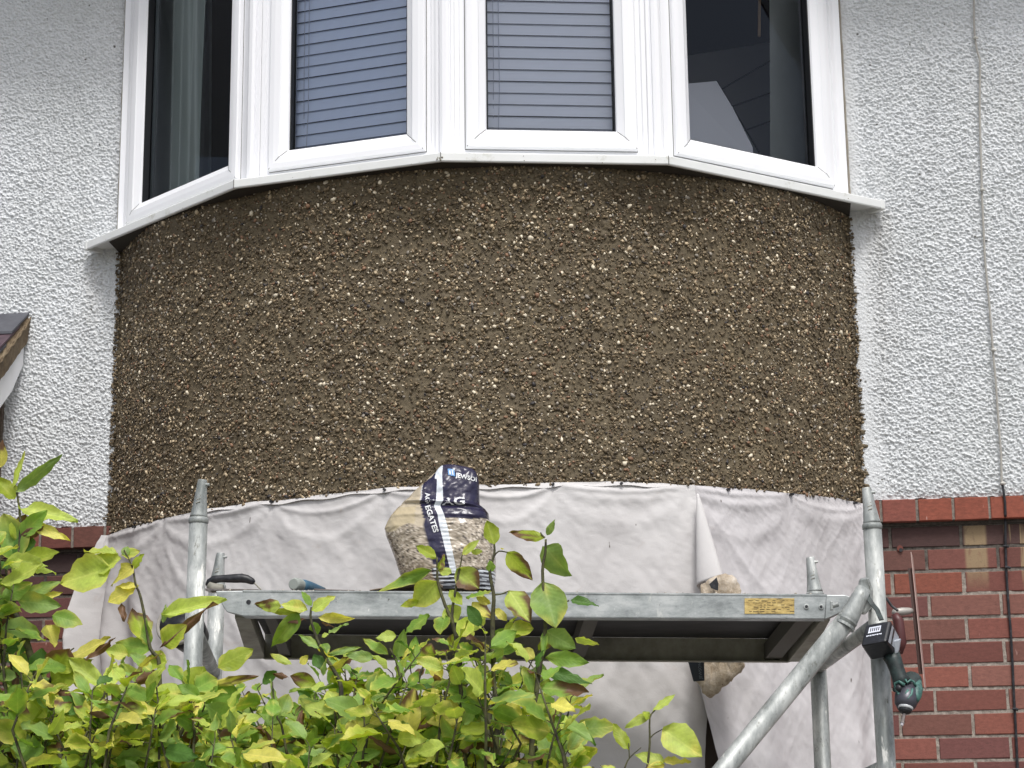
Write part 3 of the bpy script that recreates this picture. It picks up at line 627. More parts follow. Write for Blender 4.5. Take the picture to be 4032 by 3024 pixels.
# ------------------------------------------------------------------ porch at the left edge
po_ = thing('porch', 'lean-to porch at the left edge with slate roof, brown mortar verge and white barge board', 'porch', (-1.9, -.4, 0))
M_slate = Mat('grey_slate', lin((78, 80, 88)), .6); _n = M_slate.noise(12, 5, .7); M_slate.col(M_slate.ramp(_n, [(0.3, lin((62, 62, 70))), (0.7, lin((96, 98, 104)))]))
M_slate2 = Mat('purple_slate', lin((84, 64, 74)), .65); _n = M_slate2.noise(16, 5, .7); M_slate2.col(M_slate2.ramp(_n, [(0.3, lin((60, 46, 54))), (0.7, lin((100, 80, 88)))]))
SLP = .84; ZT = 3.385
def roofz(y, d=0): return ZT+SLP*y+d
sm = [MB(), MB()]
for r in range(9):
    y1 = .0-.115*r; y0 = y1-.17; y1 = min(y1+.02, -.002)
    for c_ in range(7):
        xa = -1.594+random.uniform(-.004, .004)-.20*c_-(0.1 if r % 2 else 0)*(c_ > 0); xb = xa-(.198 if not (r % 2 and c_ == 0) else .098)
        lift = .014-.0; d0 = .006; q = sm[(r+c_) % 2]
        q.slab([(xa, y0, roofz(y0, .034)), (xb, y0, roofz(y0, .034)), (xb, y1, roofz(y1, .012)), (xa, y1, roofz(y1, .012))], (0, 0, .009))
sm[0].build('roof_slates', M_slate, po_); sm[1].build('roof_slates', M_slate2, po_)
vg = MB(); M_vg = Mat('verge_mortar', lin((118, 102, 82)), .9); _n = M_vg.noise(22, 6, .7, (1, .5, .5)); M_vg.col(M_vg.ramp(_n, [(0.3, lin((84, 70, 54))), (0.5, lin((122, 106, 84))), (0.7, lin((150, 136, 112)))])); M_vg.bump(M_vg.noise(50, 5), .006, .8)
ys = np.linspace(0, -1.0, 60)
V = []; F = []
for i, y in enumerate(ys):
    j = random.uniform(-.003, .003); zc = roofz(y)
    V += [(-1.70, y, zc+.018), (-1.598+j, y, zc+.016+j), (-1.584+j, y, zc-.012), (-1.592+j, y, zc-.085), (-1.70, y, zc-.09)]
for i in range(59):
    for k in range(5): F.append((i*5+k, i*5+(k+1) % 5, (i+1)*5+(k+1) % 5, (i+1)*5+k))
vg.add(V, F+[[0, 1, 2, 3, 4]]); vg.build('verge', M_vg, po_)
rd = MB()
for r in range(9):     # raked tool marks / slate edges bedded in the verge
    y0 = -.02-.05*r
    rd.tube([(-1.585, y0, roofz(y0)+.004), (-1.583, y0-.05, roofz(y0-.05)-.006), (-1.584, y0-.10, roofz(y0-.10)+.004)], [.003, .0042, .002], 6)
rd.build('slate_edges', M_vg, po_)
bb = MB(); bb.slab([(-1.60, -.03, roofz(-.03)-.088), (-1.60, -1.02, roofz(-1.02)-.088), (-1.60, -1.02, roofz(-1.02)-.19), (-1.60, -.12, roofz(-.12)-.20), (-1.60, -.03, roofz(-.03)-.16)], (-.10, 0, 0)); bb.build('barge_board', M_white, po_)
pb = MB(); 
for k in range(0, 42):
    z0 = ZM1+.075*8-.075*k-.02; z1 = z0+.065
    if z0 < 0: break
    x = -1.70; yy = -.03-(.11 if k % 2 else 0)
    while yy > -1.0:
        ya = yy-.215
        if roofz(ya)-.1 > z1:
            cc = bcol(.1, True)*np.array([1.2, .9, .9]); pb.cc = tuple(cc); pb.box((-1.80, ya, z0), (-1.693, yy, z1))
        yy -= .225
for k in range(42):
    z0 = ZM1+.075*9-.075*k-.02; z1 = z0+.065
    if z0 < 0 or z1 > 3.2: continue
    pb.cc = tuple(bcol(.1)*np.array([1.1, .85, .85])); pb.box((-1.80, -.052, z0), (-1.684, -.02, z1))
pb.build('brick_pier', M_brick, po_, attr=True)
pm = MB(); pm.cc = (.55, .5, .45); pm.add([(-1.697, 0, 0), (-1.697, -.98, 0), (-1.697, -.98, 2.3), (-1.697, -.1, 3.1), (-1.697, 0, 3.2)], [(0, 4, 3, 2, 1)]); pm.box((-1.686, -.040, 0), (-1.664, .012, 3.22)); pm.build('mortar', M_mort, po_, attr=True)

# ------------------------------------------------------------------ dust sheets
def sheet(name, th0, th1, label, mat, seed, left_flare=0, right_flare=0, zt=lambda th: 2.60, botcut=None, off=.0, pleats=None):
    nS, nZ = 300, 330
    u = np.linspace(0, 1, nS); v = np.linspace(0, 1, nZ); U, V_ = np.meshgrid(u, v, indexing='ij')
    TH = th0+(th1-th0)*U; ztop = np.vectorize(zt)(TH); zb = .02
    vv = V_**1.6; Zz = ztop*(1-vv)+zb*vv; dz = ztop-Zz
    S_ = TH*R_BOW
    if left_flare: TH = TH-left_flare(dz)*np.clip(1-U/.22, 0, 1)**1.5
    if right_flare: TH = TH+right_flare(dz)*np.clip((U-.6)/.4, 0, 1)**1.5
    # smooth puckers from the fixing points, soft diagonal creases, folds growing downwards
    q = dz
    rid = lambda a, b_, sc, sd: 1-np.abs(2*fbm((S_*math.cos(a)+Zz*math.sin(a))*sc, (-S_*math.sin(a)+Zz*math.cos(a))*sc*b_, 4, sd)-1)
    h = .006+.010*np.clip(q/.25, 0, 1)*(fbm(S_*2.2, Zz*1.6, 3, seed)-.3)
    h += .012*np.clip(q/.1, 0, 1)*(rid(.7, .28, 6, seed+1)-.6)+.0065*np.clip(q/.05, 0, 1)*(rid(-.5, .28, 12, seed+2)-.6)+.0030*(rid(.45, .4, 30, seed+3)-.5)+.0022*(rid(.9, .4, 55, seed+4)-.5)
    h += .006*np.exp(-q/.05)*(np.abs(((S_*2.9+seed*.37) % 1)-.5)*2-.3)
    for s0_, s1_ in ((-1.46, -1.05), (-1.05, -.57), (-.57, -.19), (-.19, .03), (.03, .32), (.32, .72), (.74, 1.10), (1.10, 1.45)):
        tt = (S_-s0_)/(s1_-s0_); ins = np.clip(tt*8, 0, 1)*np.clip((1-tt)*8, 0, 1)*(tt > 0)*(tt < 1); sg_ = 1-(2*tt-1)**2
        for kk, (q0, am) in enumerate(((.012, .009), (.05, .008), (.11, .006))):
            qq = q0*.4+sg_*(s1_-s0_)*(.10+.16*kk)*(.8+.5*math.sin(s0_*31+kk)); h += .55*am*ins*np.exp(-((q-qq)/(.010+.008*kk))**2)*(.6+.8*fbm(S_*6, q*6, 2, seed+40+kk))
        h -= .005*np.exp(-((S_-s0_)/.012)**2)*np.exp(-q/.05)
    h += .004*(1-np.abs(2*fbm(S_*9+3*fbm(S_*3, q*3, 2, seed+60), q*2.2, 3, seed+61)-1))*np.clip(q/.3, 0, 1)
    if pleats is not None: h += pleats(S_, q, U)
    Rr = R_BOW+off+.012+h
    P = np.stack([Rr*np.sin(TH), -(Rr*np.cos(TH)-Y_BOW), Zz], -1)
    wallx = np.abs(P[..., 0]) > 1.255; P[..., 1] = np.where(wallx, np.minimum(P[..., 1], -.035-h*1.2), P[..., 1])
    if botcut is not None: P = botcut(P, U, q)
    return P
def ztop(th):
    s = th*R_BOW; sag = .005*abs(math.sin(s*4.5+.6)); rise = .012*max(-1, min(1, s)); return 2.602-sag*.8+rise+.004*(vn(np.array(s*17.), np.array(2.), 3)-.5)
def pleL(S_, q, U):
    m = np.clip((-S_-1.02)/.35, 0, 1); g_ = np.clip(q/.35, 0, 1)
    f1 = .034*np.sin((S_+1.05-.10*q)*38)*m*g_+.014*m*g_
    ff = .018*np.exp(-((S_-.40+.18*q)/.10)**2)*np.clip((q-.2)/.3, 0, 1)
    return f1+ff
PL = sheet('l', -TH0-.006, .478, '', None, 5, left_flare=lambda d: .055*np.clip(d/.25, 0, 1), zt=ztop, pleats=pleL)
PR = sheet('r', .462, TH0-.002, '', None, 25, zt=lambda t: ztop(t)-.001, off=-.004, right_flare=lambda d: .003*np.clip(d/.5, 0, 1),
           pleats=lambda S_, q, U: .022*np.exp(-((S_-.93-.05*q)/.06)**2)*np.clip((q-.35)/.3, 0, 1)+.02*np.exp(-((S_-1.33)/.05)**2)*np.clip(q/.5, 0, 1)-.010*np.exp(-((S_-1.26)/.03)**2)*np.exp(-q/.12)*1.0)
# open the two sheets apart lower down (a dark gap between them)
def gap(P, sg):
    q = 2.6-P[..., 2]; g_ = np.clip((q-.52)/.30, 0, 1)
    if sg < 0:  w_ = np.clip((P[..., 0]-.45)/.28, 0, 1)**1.5; P[..., 0] -= w_*g_*.030-.03*w_*np.clip(q/.4, 0, 1)
    else: w_ = np.clip(1-(P[..., 0]-.70)/.25, 0, 1)**1.5; P[..., 0] += w_*g_*.075; P[..., 1] -= w_*g_*.05
    return P
gap(PL, -1); gap(PR, 1)
tag(gridmesh('dust_sheet', PL, M_sheet, loc=(-.4, -.6, 0), flip=True), 'large pinkish grey dust sheet nailed under the left and middle of the brown bay', 'dust sheet', 'dust sheets hanging below the bay')
tag(gridmesh('dust_sheet', PR, M_sheet2, loc=(1.0, -.3, 0), flip=True), 'paler grey dust sheet nailed under the right end of the bay, splashed with specks', 'dust sheet', 'dust sheets hanging below the bay')
DS = [o for o in bpy.data.objects if o.name.startswith('dust_sheet')]
# rolled edge of the left sheet: a cone-like curl in front of the join
top = aty(1507, 1073, -.47); nr, na = 40, 26; Pc = np.zeros((nr, na, 3))
for i in range(nr):
    t_ = i/(nr-1); zc = top[2]-t_*.295; r_ = .003+.034*t_**.9
    cx = top[0]+.030*t_+.002; cyy = -.520-.030*t_
    for k in range(na):
        a = math.radians(-250+300*k/(na-1)); rk = r_*(1+.12*math.sin(a*2+t_*2))
        low = .045*t_*max(0, math.sin(a+.4))   # lower lip cut slanting
        Pc[i, k] = (cx+rk*math.cos(a)*1.0, cyy+rk*math.sin(a)*.9, zc-low*t_+.05*t_*(k/(na-1)))
ro_ = gridmesh('rolled_edge', Pc, M_sheet, DS[0], smooth=True); md = ro_.modifiers.new('th', 'SOLIDIFY'); md.thickness = .0012
# hem folded along the top, and nails
hm = MB(); th = np.linspace(-.56, .44, 90); 
A = [];
for t_ in th:
    zt_ = ztop(t_); x0, y0 = bow(t_, .020); x1, y1 = bow(t_, .027); A += [(x0, y0, zt_+.001+.002*math.sin(t_*43)), (x1, y1, zt_-.011+.003*math.sin(t_*60))]
hm.add(A, [(2*i, 2*i+1, 2*i+3, 2*i+2) for i in range(len(th)-1)])
M_hem = M_sheet; ho = hm.build('hem', M_hem, DS[0]); md = ho.modifiers.new('t', 'SOLIDIFY'); md.thickness = .002
nl = MB()
for t_ in (-.77, -.55, -.36, -.12, .02, .2, .33):
    zt_ = ztop(t_)-.004; x0, y0 = bow(t_, .034); nl.tube([(x0, y0, zt_), (x0*.99, y0+.012, zt_)], .0042, 8)
build_each(nl, 'nail', M_rub, DS[0])
nl = MB()
for t_ in (.55, .70, .88): zt_ = ztop(t_)-.006; x0, y0 = bow(t_, .03); nl.tube([(x0, y0, zt_), (x0*.99, y0+.012, zt_)], .004, 8)
build_each(nl, 'nail', M_rub, DS[1])
# mortar and stones dropped along the top of the sheets
n = 170; s_ = rng.uniform(-TH0, TH0, n); zt_ = np.array([ztop(t) for t in s_])+rng.uniform(-.004, .012, n); rr = R_BOW+.018+rng.uniform(0, .006, n)
cen = np.stack([rr*np.sin(s_), -(rr*np.cos(s_)-Y_BOW), zt_], 1); size = rng.uniform(.003, .007, n)
scatter(cen, np.stack([np.sin(s_), -np.cos(s_), 0*s_], 1), size*1.3, size*.8, size*.7, pal[rng.choice(10, n, p=[.2,.2,.15,.15,.1,.05,.02,.05,.05,.03])], 'loose_stones', house, M_stone)

# ------------------------------------------------------------------ scaffold tower
tower = thing('scaffold_tower', 'small galvanised access tower with four tapered-top posts standing before the bay', 'scaffold tower', (.3, -1.0, 0))
def post(u_top, v_top, u_ring, v_ring, pl, low_pt, ztop_off, name='post'):
    P_r = atpl(u_ring, v_ring, *pl); P_t = atpl(u_top, v_top, *pl)
    d = np.array([low_pt[0]-P_r[0], low_pt[1]-P_r[1], low_pt[2]-P_r[2]]); dn = d/np.linalg.norm(d)
    base = P_r+dn*(P_r[2]/-dn[2]-.01)
    m = MB(); m.tube([P_r, base], .0242, 24); po = m.build('post', M_galv, tower, smooth=False)
    for pl_ in po.data.polygons: pl_.use_smooth = len(pl_.vertices) == 4
    m = MB(); ax = -dn; L_ = np.linalg.norm(P_t-P_r)
    tip = P_r+ax*L_+np.array([P_t[0]-(P_r+ax*L_)[0], 0, 0])
    lerp = lambda t: P_r+(tip-P_r)*t
    m.tube([P_r-ax*.016, P_r-ax*.014, P_r-ax*.004, P_r-ax*.001], [.0243, .0262, .0262, .0243], 24)
    m.tube([P_r, lerp(.06), lerp(.1), lerp(.5), lerp(.97), lerp(1)], [.0235, .0228, .0215, .0165, .0125, .0115], 20)
    so = m.build('spigot', M_galv, po)
    for pl_ in so.data.polygons: pl_.use_smooth = len(pl_.vertices) == 4
    m = MB(); b0 = lerp(.86); m.tube([b0+np.array([.010, -.004, 0]), b0+np.array([.021, -.004, 0])], [.0045, .004], 10); m.build('locking_pin', M_galv, po)
    m = MB()
    for q in range(4):
        b1 = lerp(.35+.09*q); rr_ = .0185-.002*q; m.tube([b1+np.array([-.006, -rr_-.0, 0]), b1+np.array([.005, -rr_-.0005, .004])], .0012, 5)
    m.build('stamped_mark', M_dirty, po)
    return P_r, base
FP = (-.519, -1.5, .144); RP = (-.651, -.88, .144)
LF = post(437.8, 1037, 429.3, 1118, FP, atpl(417.4, 1411, *FP), 0)
RF = post(1872, 1054, 1883.6, 1131, FP, atpl(1914.7, 1651, *FP), 0)
LR = post(477, 1195, 469, 1262, RP, atpl(455, 1634, *RP), 0)
RR = post(1750, 1204, 1760, 1279, RP, atpl(1777, 1651, *RP), 0)
def at_z(post_, z): a, b_ = post_; t = (a[2]-z)/(a[2]-b_[2]); return a+(b_-a)*t
for A_, B_, nm in ((LF, LR, 'rung'), (RF, RR, 'rung')):
    for z in (2.085, 1.72, 1.35, .95, .55):
        m = MB(); m.tube([at_z(A_, z+.005), at_z(B_, z-.05)], .0195, 16); o = m.build('rung', M_galv, tower, smooth=True)
# diagonal brace with coupler claw
br = MB(); p0 = atpl(1832, 1338, *FP)+np.array([0, -.035, 0]); p1 = atpl(1560, 1668, *FP)+np.array([0, -.01, 0]); d = (p1-p0)/np.linalg.norm(p1-p0)
p1 = p0+d*2.15
if p1[2] < .1: p1 = p0+d*((p0[2]-.1)/-d[2])
br.tube([p0, p1], .0262, 24); bo = br.build('diagonal_brace', M_galv, tower)
for pl_ in bo.data.polygons: pl_.use_smooth = len(pl_.vertices) == 4
m = MB(); pa = atpl(1866, 1276, *FP)+np.array([0, -.030, 0]); u_ = (pa-p0)
m.tube([p0-u_*.25, p0+u_*.05, p0+u_*.35, p0+u_*.7, p0+u_*1.0], [.0275, .0262, .0235, .0225, .021], 20); m.build('claw_sleeve', M_galv, bo, smooth=True)
m = MB(); m.tube([p0-u_*.30, p0-u_*.22], .0285, 20); m.tube([p0-u_*.12, p0-u_*.06], .0278, 20); m.build('collar', M_galv, bo)
m = MB(); pc = pa+np.array([.004, .0, -.012])
pts = [pa+np.array([-.012, -.006, .028]), pa+np.array([.012, -.018, .030]), pa+np.array([.022, -.012, -.004]), pa+np.array([.020, -.006, -.045]), pa+np.array([-.002, -.006, -.065]), pa+np.array([-.022, -.004, -.058])]
m.slab(pts, (0, .030, 0)); m.build('claw', M_galv, bo, bevel=.006)
m = MB(); q = atpl(1797, 1313, *FP)+np.array([0, -.045, 0]); m.tube([q, q+np.array([.016, .0, .004])], .007, 12); m.box(q+np.array([-.006, -.006, -.012]), q+np.array([.002, .006, .012])); m.build('latch', M_galv, bo, bevel=.002)

# platform
plat = thing('work_platform', 'long aluminium trapdoor platform with yellow rating label resting across the tower', 'platform', tuple((atpl(525, 1331, *(-.519, -1.48, .144))+atpl(1780, 1337, *(-.519, -1.48, .144)))/2))
PFp = (-.519, -1.48, .144); PRp = (-.651, -.90, .144)
ftl, ftr = atpl(525, 1275.5, *PFp), atpl(1785, 1284.5, *PFp); fbl, fbr = atpl(525, 1331, *PFp), atpl(1781, 1337, *PFp)
rbl, rbr, rtl, rtr = atpl(572, 1423, *PRp), atpl(1702, 1430, *PRp), atpl(572, 1370, *PRp), atpl(1703, 1380, *PRp)
inn = np.array([0, 1, 0.0]); 
m = MB(); e = np.array([0, .004, 0])
m.hexa([fbl, fbr, fbr+e, fbl+e, ftl, ftr, ftr+e, ftl+e]); lip = np.array([0, .03, -.003])
m.hexa([fbl, fbr, fbr+lip, fbl+lip, fbl+[0, 0, .003], fbr+[0, 0, .003], fbr+lip+[0, 0, .003], fbl+lip+[0, 0, .003]])
up = np.array([0, 0, .002]); m.hexa([ftl+[0, -.002, -.003], ftr+[0, -.002, -.003], ftr+[0, .02, -.003], ftl+[0, .02, -.003], ftl+[0, -.002, .001], ftr+[0, -.002, .001], ftr+[0, .02, .001], ftl+[0, .02, .001]])
m.build('front_rail', M_alu, plat)
m = MB(); m.hexa([rbl, rbr, rbr+e, rbl+e, rtl, rtr, rtr+e, rtl+e]); m.hexa([rbl+[0, -.022, -.002], rbr+[0, -.022, -.002], rbr+[0, .006, -.002], rbl+[0, .006, -.002], rbl+[0, -.022, .001], rbr+[0, -.022, .001], rbr+[0, .006, .001], rbl+[0, .006, .001]])
m.build('rear_rail', M_dirty, plat)
m = MB(); dt = np.array([0, 0, .009]); a_, b_, c_, d_ = ftl+[0, .021, -.012], ftr+[0, .021, -.012], rtr+[0, .003, .0005], rtl+[0, .003, .0005]
m.hexa([a_, b_, c_, d_, a_+dt, b_+dt, c_+dt, d_+dt]); m.build('deck', M_deck, plat)
# cross members under the deck
m = MB()
for t0, t1 in ((.585, .61), (.955, .985), (.03, .05)):
    A0, A1 = fbl+(fbr-fbl)*t0+[0, .03, .004], fbl+(fbr-fbl)*t1+[0, .03, .004]; B0, B1 = rbl+(rbr-rbl)*t0+[0, 0, .006], rbl+(rbr-rbl)*t1+[0, 0, .006]
    h_ = np.array([0, 0, .045]); m.hexa([A0, A1, B1, B0, A0+h_, A1+h_, B1+h_, B0+h_])
build_each(m, 'cross_member', Mat('grimy_cross_member', lin((92, 90, 84)), .8), plat)
# end hooks
def hook(pts, pl, dep, y=0, mat=M_alu):
    m = MB(); m.slab([atpl(u, v, *pl)+np.array([0, y, 0]) for u, v in pts], (0, dep, 0)); return m.build('hook', mat, plat, bevel=.002)
hook([(1785, 1285), (1826, 1285), (1836, 1289), (1838, 1297), (1830, 1310), (1818, 1322), (1800, 1331), (1782, 1338)], PFp, .03, -.001)
hook([(525, 1276), (466, 1277), (470, 1290), (490, 1322), (526, 1331)], PFp, .03, -.001)
hook([(1704, 1382), (1778, 1376), (1784, 1392), (1768, 1408), (1702, 1430)], PRp, .03, -.001, M_dirty)
m = MB(); A0, A1 = fbl+np.array([-.03, .03, 0]), fbl+np.array([.01, .03, 0]); B0, B1 = rbl+np.array([-.05, 0, 0]), rbl; h_ = np.array([0, 0, .05])
m.hexa([A0, A1, B1, B0, A0+h_, A1+h_, B1+h_, B0+h_]); m.build('end_member', M_dirty, plat)
# end plates seen from below between front and rear hooks
m = MB(); A0, A1 = fbr+np.array([-.008, .03, 0]), fbr+np.array([.015, .03, 0]); B0, B1 = rbr+np.array([0, 0, .0]), rbr+np.array([.055, 0, .0]); h_ = np.array([0, 0, .05])
m.hexa([A0, A1, B1, B0, A0+h_, A1+h_, B1+h_, B0+h_]); m.build('end_member', M_dirty, plat)
# bolt ferrules and rivets
m = MB(); m2 = MB()
for u, v, pl, r_ in ((1742, 1311, PFp, .0072), (1773.6, 1311.5, PFp, .0072), (1660.6, 1401.5, PRp, .0068), (1690, 1401.5, PRp, .0068)):
    p = atpl(u, v, *pl); m.tube([p+np.array([0, .002, 0]), p+np.array([0, -.005, 0]), p+np.array([0, -.006, 0])], [r_, r_, r_*.8], 16); m2.tube([p+np.array([0, -.0055, 0]), p+np.array([0, -.0068, 0])], r_*.55, 12)
p = atpl(537, 1300.6, *PFp); m2.tube([p+np.array([0, .001, 0]), p+np.array([0, -.0015, 0])], .0062, 14)
build_each(m, 'bolt', M_galv, plat); build_each(m2, 'bolt_hole', M_rub, plat)
# seam plates on the front rail
m = MB(); a_, b_ = atpl(1712, 1287, *PFp), atpl(1780, 1336.5, *PFp)
m.slab([atpl(1716, 1290, *PFp)+[0, -.0026, 0], atpl(1781, 1290, *PFp)+[0, -.0026, 0], atpl(1781, 1336, *PFp)+[0, -.0026, 0], atpl(1716, 1336, *PFp)+[0, -.0026, 0]], (0, .002, 0)); m.build('end_plate', M_alu, plat)
m = MB(); m.slab([atpl(1608.5, 1292.5, *PFp)+[0, -.002, 0], atpl(1719, 1292.5, *PFp)+[0, -.002, 0], atpl(1719.5, 1326, *PFp)+[0, -.002, 0], atpl(1608.5, 1326, *PFp)+[0, -.002, 0]], (0, .0012, 0))
M_lab = Mat('yellow_label', lin((196, 168, 104)), .6); _n = M_lab.noise(60, 5, .8, (.5, 1, 2.2)); M_lab.col(M_lab.ramp(_n, [(0.36, lin((96, 84, 54))), (0.46, lin((180, 154, 92))), (0.62, lin((214, 190, 122))), (.75, lin((224, 214, 190)))]))
m.build('rating_label', M_lab, plat)
m = MB()
for r in range(6):      # worn lines of unreadable print on the label
    u = 1616+random.uniform(0, 6)
    while u < 1708:
        w_ = random.uniform(3, 11); v = 1297+r*4.7
        if random.random() < .62: m.slab([atpl(u, v, *PFp)+[0, -.0024, 0], atpl(u+w_, v+random.uniform(-.3, .5), *PFp)+[0, -.0024, 0], atpl(u+w_, v+1.2, *PFp)+[0, -.0024, 0], atpl(u, v+1.3, *PFp)+[0, -.0024, 0]], (0, .0003, 0))
        u += w_+random.uniform(2, 5)
m.build('worn_print', Mat('label_ink', lin((84, 74, 54)), .8), plat)

# ------------------------------------------------------------------ things on the platform
Y_T = -1.16
def deck_z(u): return aty(u, 1277, Y_T)[2]
# aggregate bag: rows of (v, xl, xr, depth)
BG = [(1004.5, 958, 984, .010), (1008, 952, 1006, .020), (1013, 947, 1022, .030), (1020, 942, 1029, .040), (1032, 928, 1033, .05), (1044, 916, 1034.5, .058), (1060, 899, 1035, .07), (1080, 879, 1035.5, .08), (1091, 867, 1036, .088), (1100, 859, 1048, .094), (1109, 852, 1055, .1),
      (1128, 839, 1057, .112), (1143, 832, 1060, .12), (1160, 836, 1065, .128), (1185, 846, 1068, .132), (1210, 855, 1070, .134), (1232, 862, 1070, .132), (1250, 868, 1069, .125), (1264, 878, 1068, .115), (1277, 893, 1066, .10)]
bx = np.array(BG); vs_ = np.linspace(1004.5, 1277, 150); nA = 150
xl, xr, dp = (np.interp(vs_, bx[:, 0], bx[:, i]) for i in (1, 2, 3))
Pb = np.zeros((150, nA, 3)); Cb = np.zeros((150, nA, 3)); FRONT = {}
strip_pts = np.array([(1004, 950, 957), (1022, 944, 955), (1050, 943.5, 956), (1081, 942, 957.5), (1092, 937, 951), (1110, 945, 959), (1135, 949, 966), (1175, 959, 974), (1230, 972, 986), (1280, 980, 996)])
pur_pts = np.array([(1004, 950), (1022, 942), (1034, 935), (1044, 917), (1065, 917), (1089, 916.5), (1093, 913), (1110, 920), (1130, 925), (1160, 929), (1185, 934), (1210, 941), (1229, 947), (1230, 980)])
navy, beige, white = lin((38, 35, 62)), lin((184, 172, 150)), lin((214, 220, 226))
for i, v in enumerate(vs_):
    for k in range(nA):
        a = -math.pi+2*math.pi*k/(nA-1); ca, sa_ = math.cos(a+math.pi/2), math.sin(a+math.pi/2)
        # cross-section: superellipse, front is a = 0..pi negative y
        x01 = .5+.5*math.copysign(abs(math.sin(a))**.8, math.sin(a)); fr_ = -math.copysign(abs(math.cos(a))**.75, math.cos(a))
        u = xl[i]+(xr[i]-xl[i])*x01
        base = aty(u, v, Y_T); y = Y_T+fr_*dp[i]*.62
        q = 0.0
        if fr_ < 0:
            q = .010*(fbm(np.array(u*.05), np.array(v*.05), 3, 7)-.5)
            if v < 1100: q += .006*(1-abs(2*fbm(np.array(u*.05+v*.02), np.array(v*.035), 3, 17)-1))-.004
            q += -.006*math.exp(-((v-1089-.06*(u-950))/4.)**2)+.006*math.exp(-((v-1097-.06*(u-950))/4.)**2)-.004*math.exp(-((v-1118)/5.)**2)
            if v > 1145 and u < 930: q += .0010*math.sin((v+u*.5)*.55)*fbm(np.array(u*.04), np.array(v*.04), 2, 8)
            if v > 1236 and u > 940: q += .0012*math.sin(v*.9)
            q += .0012*math.sin(v*.7)*math.exp(-((u-975)/14.)**2)*(v > 1130)
        p = aty(u, v, y)-0; # keep silhouette through real depth
        p = np.array([base[0], y+q, base[2]]); Pb[i, k] = p
        s0, s1 = np.interp(v, strip_pts[:, 0], strip_pts[:, 1]), np.interp(v, strip_pts[:, 0], strip_pts[:, 2]); p0_ = np.interp(v, pur_pts[:, 0], pur_pts[:, 1])
        c_ = beige.copy()
        gline = 1150-.12*(u-850)+6*math.sin(u*.09)
        if v > (1123 if u > s1 else gline) and fr_ < .3:   # stones show through the clear film
            g_ = h2(np.array(math.floor(u/3.1+v*.13)), np.array(math.floor(v/2.6-u*.1)), 5); g2 = fbm(np.array(u*.6), np.array(v*.6), 2, 61)
            c_ = (lin((136, 126, 110)) if g_ < .42 else (lin((172, 160, 144)) if g_ < .78 else (lin((206, 196, 180)) if g_ < .93 else lin((70, 64, 58)))))*(.8+.5*g2)
        elif v > 1100 and u < 905: c_ = lin((186, 172, 142))
        if fr_ < .35:
            if s0-.5 <= u <= s1: c_ = white.copy()
            elif u > s1 and v < 1123+.05*(u-960)+3*math.sin(u*.07): c_ = navy*(1.1 if v < 1085 else .75)
            elif p0_ <= u < s0 and v < 1229: c_ = navy*1.0
            elif p0_-2.2 <= u < p0_ and 1050 < v < 1092: c_ = lin((196, 196, 196))
        if v > 1236 and fr_ < .35 and u > 945: c_ = white if (int((v-1236+.06*(u-945))/4.2) % 2 == 0) else lin((64, 64, 70))
        if v > 1100 and v < 1123 and u > 1045: c_ = lin((24, 22, 36))
        Cb[i, k] = c_
bagloc = tuple(aty(950, 1277, Y_T)); bag = thing('aggregate_bag', 'half full clear plastic gravel bag with navy printed top standing on the platform', 'bag', bagloc)
M_bag = Mat('bag_film', (.5, .5, .5), .22); M_bag.col(M_bag.attr()); M_bag.bump(M_bag.noise(35, 4, .6), .004, .5); M_bag.b.inputs['Coat Weight'].default_value = .1
bo = gridmesh('bag_body', Pb, M_bag, bag, smooth=True, colr=Cb, flip=False)
def ribbon(name, mat, v0, v1, fl_, fr_, lift=.0006, n=14):
    vs2 = np.linspace(v0, v1, int((v1-v0)/2)+2); V = []; ok = []
    for v in vs2:
        for k in range(n+1):
            u = fl_(v)+(fr_(v)-fl_(v))*k/n; b0 = aty(u, v, Y_T); d = Vector(b0-CAM); d.normalize(); hit = bvh.ray_cast(Vector(CAM), d)
            ok.append(hit[0] is not None); V.append(np.array(hit[0])-np.array(d)*lift if hit[0] else b0)
    F = [(i*(n+1)+k, (i+1)*(n+1)+k, (i+1)*(n+1)+k+1, i*(n+1)+k+1) for i in range(len(vs2)-1) for k in range(n)]; F = [f for f in F if all(ok[i] for i in f)]
    m = MB(); m.add(V, F); return m.build(name, mat, bag, smooth=True)
